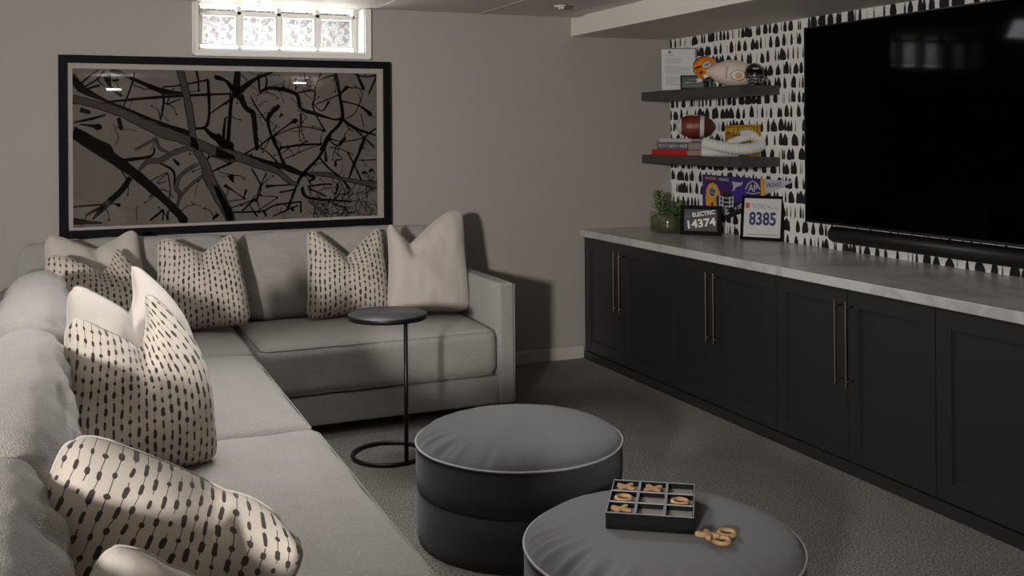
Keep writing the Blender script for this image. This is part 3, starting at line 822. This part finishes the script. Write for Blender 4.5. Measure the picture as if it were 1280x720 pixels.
# yellow plate
yp = empty('name_plate', (3.745, 5.075, ZL+.001), 'yellow tin plate reading THE FROZEN on the lower shelf', 'plate'); yp.rotation_euler = (-.06, 0, -PI/2)
obj('plate', B(-.175, .175, -.003, .003, 0, .192, .002), 'yellow_plate', yp)
obj('plate_border', rect_frame(-.172, .172, .003, .189, -.0042, -.002, .006, .0005), 'gold', yp)
for s_, x, z, sz in (('THE', -.135, .157, .034), ('FROZEN', .02, .150, .062), ('TUNDRA', .0, .085, .062)):
    text('lettering_shadow', s_, sz, 'letter_black', yp, TM(x+.003, -.0034, z-.003), .0006, 1.05, bold=.004); text('lettering', s_, sz, 'yellow_letter', yp, TM(x, -.0046, z), .0006, 1.05, bold=.001)

# white knotted rope
kn = empty('rope_knot', (3.61, 4.99, ZL), 'white ribbed rope knot coiled on the lower shelf', 'ornament', CAMR)
def rope(pts, r):
    P = [Vector(p) for p in pts]; Q = []
    for i in range(len(P)-1):
        a, b, c, d_ = P[max(0, i-1)], P[i], P[i+1], P[min(len(P)-1, i+2)]
        for k in range(28):
            t = k/28; Q.append(.5*((2*b)+(c-a)*t+(2*a-5*b+4*c-d_)*t*t+(3*b-a-3*c+d_)*t**3))
    Q.append(P[-1]); L = len(Q)
    def rf(t):
        e = min(t, 1-t)*L; cap_ = math.sqrt(max(.02, 1-(1-min(1, e/7))**2))
        return r*cap_*(1+.05*math.sin(t*L*1.25))
    return ring(bmesh.new(), Q, r, 18, rf=rf)
obj('strand', rope([(-.172, -.03, .090), (-.10, -.045, .072), (.0, -.052, .052), (.10, -.045, .048), (.165, -.005, .066), (.165, .04, .105), (.10, .055, .132), (.055, .05, .125)], .033), 'rope_fabric', kn, True)
obj('strand', rope([(-.18, -.03, .032), (-.11, -.02, .029), (-.03, .01, .028), (.05, .04, .028)], .0275), 'rope_fabric', kn, True)
obj('strand', rope([(.11, .035, .120), (.06, .03, .108), (.0, .035, .085), (-.04, .04, .06)], .024), 'rope_fabric', kn, True)

# ================================================================== felt pennant on the wall
pn = empty('felt_pennant', (XR-.001, 5.53, .97), 'purple felt pennant with two football helmets pinned below shelves', 'pennant', -PI/2)
bm = bmesh.new(); poly(bm, [(0, .245), (0, .0), (.06, -.03), (.62, .135), (.62, .24)], .004); obj('felt', bm, 'felt_purple', pn)
bm = bmesh.new(); poly(bm, [(.15, -.02), (.175, -.062), (.70, .115), (.44, .10), (.17, .03)], .006); obj('black_band', bm, 'felt_black', pn)
bm = bmesh.new(); poly(bm, [(.612, .242), (.612, .132), (.655, .147), (.655, .240)], .005); obj('gold_stripe', bm, 'felt_gold', pn)
bm = bmesh.new(); poly(bm, [(.655, .240), (.655, .147), (.90, .232), (.90, .238)], .005); obj('white_tip', bm, 'felt_white', pn)
def print_(name, pts, m, dx=0, dz=0, d=.0055, y=0.0):
    bm = bmesh.new(); poly(bm, [(x+dx, z+dz) for x, z in pts], d); o = obj(name, bm, m, pn); return o
hel = [(.0, -.03), (-.008, .03), (.0, .085), (.03, .122), (.075, .135), (.115, .12), (.150, .075), (.152, .058), (.115, .05), (.105, .02), (.12, -.03), (.06, -.055)]
print_('gold_helmet_print', hel, 'felt_gold', .045, .062)
bm = bmesh.new(); poly(bm, [(math.cos(2*PI*k/24)*.038+.115, math.sin(2*PI*k/24)*.035+.136) for k in range(24)], .0065); obj('emblem_white_ring', bm, 'felt_white', pn)
bm = bmesh.new(); poly(bm, [(math.cos(2*PI*k/24)*.031+.115, math.sin(2*PI*k/24)*.028+.136) for k in range(24)], .0072); obj('emblem_green_oval', bm, 'emblem_green', pn)
text('emblem_letter', 'G', .052, 'felt_white', pn, TM(.115, -.0074, .137), .0004, 1.05)
bm = bmesh.new(); poly(bm, [(.093, .062), (.12, .072), (.125, .05), (.10, .045)], .0066); obj('ear_hole_print', bm, 'maroon', pn)
print_('purple_helmet_print', [(.48-x*1.0, z) for x, z in [(a, b+.072) for a, b in hel]], 'felt_violet', 0, 0, .0052)
horn = [(.33, .14), (.345, .155), (.342, .185), (.325, .2), (.37, .198), (.42, .195), (.44, .205), (.432, .185), (.40, .172), (.37, .165), (.355, .145)]
print_('horn_print', [(x-.005, z+.012) for x, z in horn], 'felt_white', 0, 0, .0068)
bm = bmesh.new()
for k, (x0, x1) in enumerate(((.195, .262), (.268, .335))):
    for z in (.052, .078, .104): ring(bm, [(x0, -.007, z+(.0 if k else .01)), ((x0+x1)/2, -.007, z), (x1, -.007, z+(.01 if k else 0))], .0042, 6)
    ring(bm, [((x0+x1)/2, -.007, .045), ((x0+x1)/2, -.007, .115)], .004, 6); ring(bm, [(x0 if k == 0 else x1, -.007, .05), (x0 if k == 0 else x1, -.007, .12)], .004, 6)
obj('face_mask_print', bm, 'felt_white', pn)
bm = bmesh.new(); poly(bm, [(.195, .12), (.2, .05), (.335, .05), (.34, .11), (.27, .15)], .0048); obj('mask_ground', bm, 'print_mid', pn)
text('team_word', 'PACKERS', .027, 'felt_gold', pn, TM(.095, -.0045, .222), .0004, 1.1); text('team_word', 'VIKINGS', .027, 'felt_white', pn, TM(.235, -.0045, .219), .0004, 1.1)
text('arched_logo_word', 'AP', .062, 'felt_white', pn, TM(.535, -.0045, .178, -.02), .0005, 1.2, bold=.001)
bm = T([(.465, -.005, .168), (.485, -.005, .200), (.53, -.005, .224), (.575, -.005, .210), (.605, -.005, .176)], .004, n=6); ring(bm, [(.468, -.005, .150), (.535, -.005, .146), (.602, -.005, .156)], .003, 6); obj('arch_print', bm, 'felt_white', pn)
text('small_words', 'MINNESOTA', .02, 'felt_white', pn, TM(.535, -.0045, .122, .10), .0004, 1.1)
text('tip_word', 'VIKINGS', .038, 'navy', pn, TM(.735, -.0055, .207, .10), .0004, 1.0)
text('band_word', 'ME', .074, 'felt_white', pn, TM(.238, -.0065, .014, .34), .0004, 1.1, bold=.002); text('band_word', '+ NEW', .040, 'felt_white', pn, TM(.415, -.0065, .062, .34), .0004, 1.1, bold=.001)

# ================================================================== on the worktop
ZT = .8545
ff = leaning('number_frame', (3.548, 5.229, ZT), -.972+.14, -.09, 'dark frame with a race card reading ELECTRIC 14374 beside the plant', 'frame')
obj('frame', rect_frame(-.128, .128, 0, .182, -.014, .008, .024, .002), 'frame_black', ff)
cdp = obj('race_card', B(-.106, .106, -.004, .0, .022, .160), 'sign_dark', ff)
text('heading', 'ELECTRIC', .036, 'white', cdp, TM(.018, -.0045, .132, .16), .0004, .92, bold=.0012)
text('race_number', '14374', .068, 'white', cdp, TM(.0, -.0045, .070, .14), .0004, 1.12, bold=.002)
text('small_print', 'RUN', .011, 'frame_grey', cdp, TM(.07, -.0045, .108, .12), .0003, 1.1)
bm = bmesh.new(); ring(bm, [(math.cos(2*PI*k/20)*.015-.083, -.0045, math.sin(2*PI*k/20)*.013+.108) for k in range(20)], .0009, 5, closed=True)
for k in range(3): ring(bm, [(-.094, -.0045, .104+k*.004), (-.083, -.0045, .107+k*.004), (-.072, -.0045, .103+k*.004)], .0007, 5)
obj('round_logo', bm, 'frame_grey', cdp)
obj('easel_back', B(-.03, .03, .008, .05, 0, .12, .002), 'black_cover', ff)

fg = leaning('number_frame', (3.69, 4.81, ZT), -1.0, -.14, 'black frame with a white bib reading 8385 leaning on the wall', 'frame')
obj('frame', rect_frame(-.130, .130, 0, .262, -.012, .014, .017, .002), 'frame_black', fg)
cdp = obj('race_bib', B(-.115, .115, -.004, .0, .014, .249), 'paper', fg)
text('race_number', '8385', .104, 'navy', cdp, TM(.002, -.0045, .122), .0005, .80, bold=.0032)
bm = bmesh.new(); box(bm, -.106, -.080, -.0048, -.004, .186, .218, .001); obj('badge', bm, 'badge_red', cdp)
bm = bmesh.new()
for s_ in range(3): ring(bm, [(-.065+k*.013, -.0045, .190+s_*.010+.006*math.sin(k*1.9+s_)) for k in range(13-s_*3)], .0014, 5)
obj('script_words', bm, 'text_grey', cdp)
obj('small_print', B(-.09, .09, -.0045, -.004, .03, .034), 'frame_grey', cdp)

# planter of succulents
pl = empty('succulent_planter', (3.49, 5.50, ZT), 'round glass planter of green succulents at the worktop end', 'plant')
obj('glass_bowl', lathe([(0, 0), (.118, 0), (.124, .006), (.124, .128), (.120, .130), (.118, .126), (.118, .012), (0, .012)], 48), 'vase_glass', pl, True)
obj('soil_and_moss', lathe([(0, .013), (.114, .013), (.114, .10), (.07, .115), (0, .118)], 40), 'soil', pl, True)
def leafm(bm, base, d, L, w):
    d = d.normalized(); s = d.cross(Vector((0, 0, 1))); s = s if s.length > .05 else Vector((1, 0, 0)); s.normalize(); n = s.cross(d); b = Vector(base)
    V = [b-s*w*.4, b+s*w*.4, b+d*L*.55+s*w+n*w*.3, b+d*L+n*w*.6, b+d*L*.55-s*w+n*w*.3, b+d*L*.5-n*w*.8]
    v = [bm.verts.new(q) for q in V]
    for q in ((0, 5, 4), (5, 0, 1), (5, 1, 2), (5, 2, 3), (5, 3, 4), (0, 4, 3, 2, 1)): bm.faces.new([v[k] for k in q])
rl = random.Random(3)
def sprig(x, y, z0, h, whorls, L, w, mk, lean=(0, 0)):
    bm = T([(x, y, z0), (x+lean[0]*.5, y+lean[1]*.5, z0+h*.5), (x+lean[0], y+lean[1], z0+h)], .0035, n=6); s = obj('stem', bm, 'leaf_dark', pl, True)
    for k in range(whorls):
        t = .25+.75*k/(whorls-1 if whorls > 1 else 1); c = Vector((x+lean[0]*t, y+lean[1]*t, z0+h*t)); n = 7
        for q in range(n):
            a = 2*PI*q/n+k*.8+rl.uniform(-.2, .2); e = .25+.9*(t-.3)
            bm = bmesh.new(); leafm(bm, c, Vector((math.cos(a), math.sin(a), e+rl.uniform(-.1, .2))), L*rl.uniform(.8, 1.15)*(1.15-.35*t), w); obj('leaf', bm, mk if q % 3 else 'leaf_dark', s, True)
sprig(-.05, .03, .11, .125, 7, .062, .0075, 'leaf', (-.005, 0))
sprig(-.085, -.04, .11, .045, 3, .05, .006, 'leaf')
sprig(.03, -.02, .11, .06, 4, .040, .009, 'leaf_dark')
sprig(.08, .0, .11, .07, 4, .034, .011, 'leaf', (.01, 0))
sprig(.055, -.075, .11, .04, 3, .036, .010, 'leaf'); sprig(-.01, -.085, .11, .035, 3, .038, .009, 'leaf_dark'); sprig(.01, .06, .11, .06, 3, .04, .009, 'leaf')

# ================================================================== side table
st_ = empty('side_table', (1.322, 4.5, 0), 'slim black round side table on a ring base before the sofa', 'side table')
obj('tabletop', lathe([(0, .645), (.178, .645), (.183, .650), (.183, .659), (.180, .662), (0, .662)], 64), 'table_top_metal', st_, True)
obj('top_rim', lathe([(.181, .640), (.1845, .641), (.1848, .657), (.183, .6635), (.1805, .662), (.181, .655)], 64), 'black_metal', st_, True)
obj('pole', T([(.036, -.162, .008), (.036, -.162, .646)], .0095, n=16), 'black_metal', st_, True)
obj('base_ring', ring(bmesh.new(), [(math.cos(2*PI*k/48)*.166, math.sin(2*PI*k/48)*.166, .010) for k in range(48)], .0095, 10, closed=True), 'black_metal', st_, True)

# ================================================================== ottomans
OX1, OY1, OX2, OY2 = 1.518, 3.440, 1.493, 2.397
def ottoman(x, y, label, rz):
    o = empty('ottoman', (x, y, 0), label, 'ottoman', rz, 'round grey ottomans'); R = .385
    obj('lower_band', lathe([(0, .0), (R-.012, .0), (R-.004, .01), (R, .05), (R+.001, .12), (R-.004, .180), (R-.012, .188), (0, .188)], 96), 'ottoman_side_shaded', o, True)
    obj('upper_band', lathe([(0, .188), (R-.012, .188), (R-.003, .196), (R+.002, .25), (R+.002, .32), (R-.001, .352), (0, .352)], 96), 'ottoman_side_shaded', o, True)
    bm = bmesh.new(); n, m = 192, 30; rows = []
    for j in range(m+1):
        q = 1-(1-j/m)**1.0; rho = 1-(1-j/m)**1.6 if False else (j/m)**.75; row = []
        for k in range(n if j else 1):
            a = 2*PI*k/n; r = R*rho
            z = .352+.060*(1-rho**5.0)**.75
            edge = sst(.62, .93, rho)*(1-sst(.96, 1, rho)); pk = noise.noise(Vector((math.cos(a)*14, math.sin(a)*14, rho*1.2)))
            reg = .2+.95*max(0, math.cos(a-3.35))**2
            z += edge*pk*.013*reg+.0035*noise.noise(Vector((math.cos(a)*rho*3, math.sin(a)*rho*3, 8)))*(1-rho)
            row.append(bm.verts.new((r*math.cos(a), r*math.sin(a), z)))
        rows.append(row)
    for a_, b_ in zip(rows, rows[1:]):
        for k in range(n): bm.faces.new(list(dict.fromkeys([a_[k % len(a_)], b_[k], b_[(k+1) % n], a_[(k+1) % len(a_)]])))
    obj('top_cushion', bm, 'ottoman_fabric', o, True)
    for nm, rr, z, t in (('piping', R+.002, .352, .0042), ('seam', R-.009, .188, .003)):
        obj(nm, ring(bmesh.new(), [(math.cos(2*PI*k/96)*rr, math.sin(2*PI*k/96)*rr, z+.0015*noise.noise(Vector((math.cos(2*PI*k/96)*3, math.sin(2*PI*k/96)*3, 2)))) for k in range(96)], t, 8, closed=True), 'piping_grey' if nm == 'piping' else 'ottoman_side_shaded', o, True)
    return o
ottoman(OX1, OY1, 'round grey ottoman nearer the sofa arm, nothing on it', 0)
ottoman(OX2, OY2, 'round grey ottoman nearest the camera, holding the game board', .25)

# ================================================================== noughts and crosses
gb = empty('game_board', (1.493, 2.452, .414), 'black noughts and crosses tray with nine cells on near ottoman', 'game', -.6)
bw, bd, bh = .119, .131, .046
obj('tray_base', B(-bw, bw, -bd, bd, 0, .014, .001), 'box_black', gb)
obj('tray_floor', B(-bw+.004, bw-.004, -bd+.004, bd-.004, .014, .030), 'box_tray', gb)
bm = bmesh.new()
for q in ((-bw, -bw+.005, -bd, bd), (bw-.005, bw, -bd, bd), (-bw+.005, bw-.005, -bd, -bd+.005), (-bw+.005, bw-.005, bd-.005, bd)): box(bm, *q, .0, bh-.0015, .0008)
obj('outer_wall', bm, 'box_black', gb)
cw, ch = bw*2/3, bd*2/3
for s_ in (-1, 1):
    dv = obj('divider', B(s_*cw/2-.0035, s_*cw/2+.0035, -bd+.005, bd-.005, .014, bh-.002), 'box_black', gb); obj('divider_edge', B(s_*cw/2-.004, s_*cw/2+.004, -bd+.001, bd-.001, bh-.002, bh, .0005), 'box_rim', dv)
    dv = obj('divider', B(-bw+.005, bw-.005, s_*ch/2-.0022, s_*ch/2+.0022, .014, bh-.003), 'box_black', gb); obj('divider_edge', B(-bw+.001, bw-.001, s_*ch/2-.0025, s_*ch/2+.0025, bh-.003, bh-.0005, .0004), 'box_rim', dv)
obj('rim_edge', rect_frame(-bw, bw, -bd, bd, bh-.0015, bh, .0028, 0), 'box_rim', gb).matrix_local = Matrix.Translation((0, 0, 0)) if False else Matrix(((1, 0, 0, 0), (0, 0, 1, 0), (0, 1, 0, 0), (0, 0, 0, 1)))
def cross_mesh():
    bm = bmesh.new()
    for a in (PI/4, -PI/4):
        n = 24; pts = []
        for k in range(n):
            t = 2*PI*k/n; x = math.copysign(abs(math.cos(t))**.55, math.cos(t))*.033; y = math.copysign(abs(math.sin(t))**.8, math.sin(t))*.0068*(1+.35*(abs(x)/.03)**2)
            pts.append((x*math.cos(a)-y*math.sin(a), x*math.sin(a)+y*math.cos(a)))
        lo = [bm.verts.new((x*.94, y*.94, 0 if a > 0 else .0003)) for x, y in pts]; md = [bm.verts.new((x, y, .006)) for x, y in pts]; hi = [bm.verts.new((x*.94, y*.94, .0115 if a > 0 else .0112)) for x, y in pts]
        bm.faces.new(lo[::-1]); bm.faces.new(hi)
        for A_, B_ in ((lo, md), (md, hi)):
            for k in range(n): bm.faces.new((A_[k], A_[(k+1) % n], B_[(k+1) % n], B_[k]))
    return bm
def ring_mesh(): return lathe([(.0145, .001), (.024, 0), (.0275, .005), (.0265, .010), (.021, .0125), (.0155, .010), (.0140, .005), (.0145, .001)], 32)
def piece(kind, loc, rot, label):
    o = obj('wooden_'+kind, cross_mesh() if kind == 'cross' else ring_mesh(), 'wood', None, kind == 'ring')
    o.location = loc; o.rotation_euler = rot
    return tag(o, label, 'game piece', 'wooden noughts and crosses pieces')
def cell(i, j, dz=.0325): v = Matrix.Rotation(-.6, 3, 'Z') @ Vector(((i-1)*cw, (1-j)*ch, 0)); return (1.493+v.x, 2.452+v.y, .414+dz)
for i, j, k, a, l in ((0, 0, 'cross', .2, 'wooden cross in the tray, far left cell'), (1, 0, 'cross', -.1, 'wooden cross in the tray, far middle cell'), (0, 1, 'ring', 0, 'wooden ring in the tray, middle row left cell'),
                      (2, 1, 'ring', 0, 'wooden ring in the tray, middle row right cell'), (0, 2, 'cross', .35, 'wooden cross in the tray, near left cell')):
    piece(k, cell(i, j), (0, 0, a-.6), l)
def otop(x, y): rho = math.hypot(x-OX2, y-OY2)/.385; return .352+.060*(1-rho**5.0)**.75+.0025
piece('ring', (1.555, 2.205, otop(1.555, 2.205)), (0, 0, 0), 'loose wooden ring lying beneath the loose cross on the ottoman')
piece('ring', (1.596, 2.238, otop(1.596, 2.238)), (0, 0, 0), 'loose wooden ring lying apart at the right of the ottoman')
piece('cross', (1.524, 2.226, otop(1.54, 2.235)+.012), (.0, .12, .35), 'loose wooden cross resting on top of a ring')

# ================================================================== sectional sofa
so = empty('sectional_sofa', (.9, 5.4, 0), 'large light grey L-shaped sofa along the back and left walls', 'sofa')
def sobj(name, bm, m, loc, rot=(0, 0, 0), parent=None, smooth=True):
    o = obj(name, bm, m, parent or so, smooth)
    o.location = Vector(loc)-(so.location if parent is None else Vector()); o.rotation_euler = rot
    return o
def cbox(x0, x1, y0, y1, z0, z1, r, n=10, wr=.0015, seed=0, **k):
    return rbox(x1-x0, y1-y0, z1-z0, r, n, wr=wr, seed=seed, **k), ((x0+x1)/2, (y0+y1)/2, (z0+z1)/2)
for nm, q in (('base', (-.27, 2.055, 4.915, 5.88, .055, .205)), ('base', (-.27, .755, .75, 4.915, .055, .205)), ('back_frame', (-.36, 2.05, 5.80, 5.895, .06, .70)), ('back_frame', (-.37, -.275, .75, 5.80, .06, .70)), ('arm', (2.052, 2.142, 4.9, 5.895, .055, .697))):
    bm, c = cbox(*q, .012 if nm != 'arm' else .018); sobj(nm, bm, 'sofa_fabric', c)
ln2 = T([(2.142, 4.905, .07), (2.142, 4.905, .69)], .003, n=6); o = obj('arm_piping', ln2, 'sofa_fabric', so, True); o.location = -so.location
for x, y in ((-.2, 5.8), (.7, 4.98), (2.0, 4.98), (2.0, 5.8), (-.2, 2.9), (.7, 2.9), (-.2, .9), (.7, .9)): sobj('leg', B(-.025, .025, -.025, .025, 0, .056, .003), 'black_cover', (x, y, 0), smooth=False)
def seat(x0, x1, y0, y1, seed, crown=.03, zt=.452):
    bm, c = cbox(x0, x1, y0, y1, .208, zt, .055, 16, .004, seed, crown=crown); s = sobj('seat_cushion', bm, 'sofa_fabric', c)
    hx, hy, h = (x1-x0)/2-.014, (y1-y0)/2-.014, (zt-.208)/2-.013; r = .045
    for sz in (1, -1):
        pts = []
        for cx_, cy_, a0 in ((hx-r, hy-r, 0), (-hx+r, hy-r, PI/2), (-hx+r, -hy+r, PI), (hx-r, -hy+r, 1.5*PI)):
            for k in range(5): a = a0+k*PI/8; pts.append((cx_+r*math.cos(a), cy_+r*math.sin(a), sz*h))
        full = []
        for i in range(len(pts)):
            a, b = Vector(pts[i]), Vector(pts[(i+1) % len(pts)]); m_ = max(1, int((b-a).length/.04))
            for k in range(m_): full.append(a.lerp(b, k/m_))
        obj('piping', ring(bmesh.new(), full, .0022, 6, closed=True), 'sofa_fabric', s, True)
    return s
seat(.800, 2.048, 4.895, 5.70, 1, .03, .458)
seat(-.02, .792, 4.905, 5.70, 2, .03, .452)
seat(-.02, .782, 3.540, 4.895, 3, .035, .456)
seat(-.02, .786, 2.180, 3.532, 4, .035, .466)
seat(-.02, .786, .82, 2.172, 5, .035, .466)
def back(w, h, t, loc, rz, tilt, seed, puff=0.):
    F0 = pillow_fn(w, h, t, 0, 0, seed, px=5, pw=.34, pinch=.02, wr=.007)
    def F(u, v, s):
        p = F0(u, v, s); a = sst(.35, 1, v)
        p.z -= .035*(1-abs(u)**3)*a*0+.02*(1-u*u)*max(0, v)*-.5
        ear = max(0, abs(u)-.86)/.14*max(0, v-.8)/.2; p.z += .02*ear; 
        f = noise.noise(Vector((u*1.6+seed, v*5+u*2.5, 3.)))+.6*noise.noise(Vector((u*3+seed, v*9-u*3, 7.)))
        e = (1-u**8)*(1-abs(v)**8)
        f2_ = noise.noise(Vector((u*7*w+v*2.2+seed, v*1.3, 5.)))*(.4+.6*sst(-.2, .9, v))
        p.y += (-1 if s > 0 else 1)*(f*.006+f2_*.016)*e*puff; p.z += f2_*.006*a*e*puff
        p.y -= .02*(1-u*u)*(v < 0)*abs(v)*0
        return p
    bm = pillow_mesh(F, 56); s = sobj('back_cushion', bm, 'sofa_fabric', loc, (tilt, 0, rz)); return s
back(1.25, .50, .22, (1.425, 5.70, .455), 0, -.10, 1, .5)
back(1.08, .50, .22, (.245, 5.70, .455), 0, -.10, 2, .6)
back(.68, .40, .22, (-.125, 5.22, .45), PI/2, -.13, 3, 1.0)
back(1.345, .475, .27, (-.10, 4.205, .452), PI/2, -.14, 4, 1.25)
back(1.345, .455, .27, (-.10, 2.852, .46), PI/2, -.14, 5, 1.4)
back(1.345, .455, .27, (-.10, 1.498, .46), PI/2, -.14, 6, 1.4)

# ================================================================== scatter pillows
def pillow(loc, w, h, t, mk, label, rz=0, tilt=-.2, roll=0, **k):
    F = pillow_fn(w, h, t, **k)
    R_ = Matrix.Rotation(rz, 4, 'Z') @ Matrix.Rotation(tilt, 4, 'X') @ Matrix.Translation((0, 0, h/2)) @ Matrix.Rotation(roll, 4, 'Y') @ Matrix.Translation((0, 0, -h/2))
    o = empty('scatter_pillow', loc, label, 'pillow', 0, 'patterned pillows' if mk.startswith('dash') else 'plain cream pillows'); o.matrix_world = Matrix.Translation(loc) @ R_
    c = obj('cover', pillow_mesh(F), mk, o, True)
    obj('edge_seam', ring(bmesh.new(), edge_loop(F), .0026, 6, closed=True), 'cream_fabric', o, True)
    return o
ZP = .476
pillow((.095, 5.46, ZP), .53, .56, .20, 'cream_fabric', 'cream pillow at the far back corner, behind a patterned pillow', rz=.10, tilt=-.22, chop=.08, seed=1, u0=.05, roll=-.05)
pillow((.09, 5.20, ZP), .52, .48, .18, 'dash_linen', 'patterned pillow in the back corner before a cream pillow', rz=.12, tilt=-.25, chop=.09, seed=2, u0=.15, fold=(.38, .05, .2))
pillow((.590, 5.40, ZP), .49, .52, .19, 'dash_linen', 'patterned pillow upright in the middle of the back sofa', rz=-.05, tilt=-.20, chop=.085, seed=3, roll=-.07, u0=.1, inw=.07)
pillow((1.385, 5.44, ZP), .50, .52, .19, 'dash_linen', 'patterned pillow on the back sofa beside the large cream one', rz=.0, tilt=-.22, chop=.15, seed=4, inw=.03)
pillow((1.820, 5.34, ZP), .51, .61, .18, 'cream_fabric', 'large cream pillow leaning on the right sofa arm', rz=.0, tilt=-.16, chop=.18, seed=5, roll=.02, u0=-.4, V=1.0, inw=-.01)
pillow((.175, 3.62, ZP), .48, .55, .24, 'cream_fabric', 'cream pillow behind the largest patterned pillow on left run', rz=.15, tilt=-.10, chop=.10, seed=6, u0=.0, fold=(.52, .09, .3))
pillow((.17, 3.20, ZP), .48, .51, .28, 'dash_linen_large', 'large patterned pillow midway along the left seats', rz=.10, tilt=-.08, chop=.10, seed=7, u0=.05, fold=(.50, .12, .3))
pillow((.125, 1.96, ZP-.03), .54, .47, .26, 'dash_linen_large', 'nearest patterned pillow, tipped over at the lower left', rz=.0, tilt=-.14, roll=.34, chop=.03, seed=8, u0=.3, fold=(.12, -.26, .7), cr=.065)
pillow((.085, 1.57, ZP-.015), .32, .40, .16, 'cream_fabric', 'cream pillow at the bottom edge, in front of patterned pillow', rz=.2, tilt=-.2, roll=.55, chop=.0, seed=9)
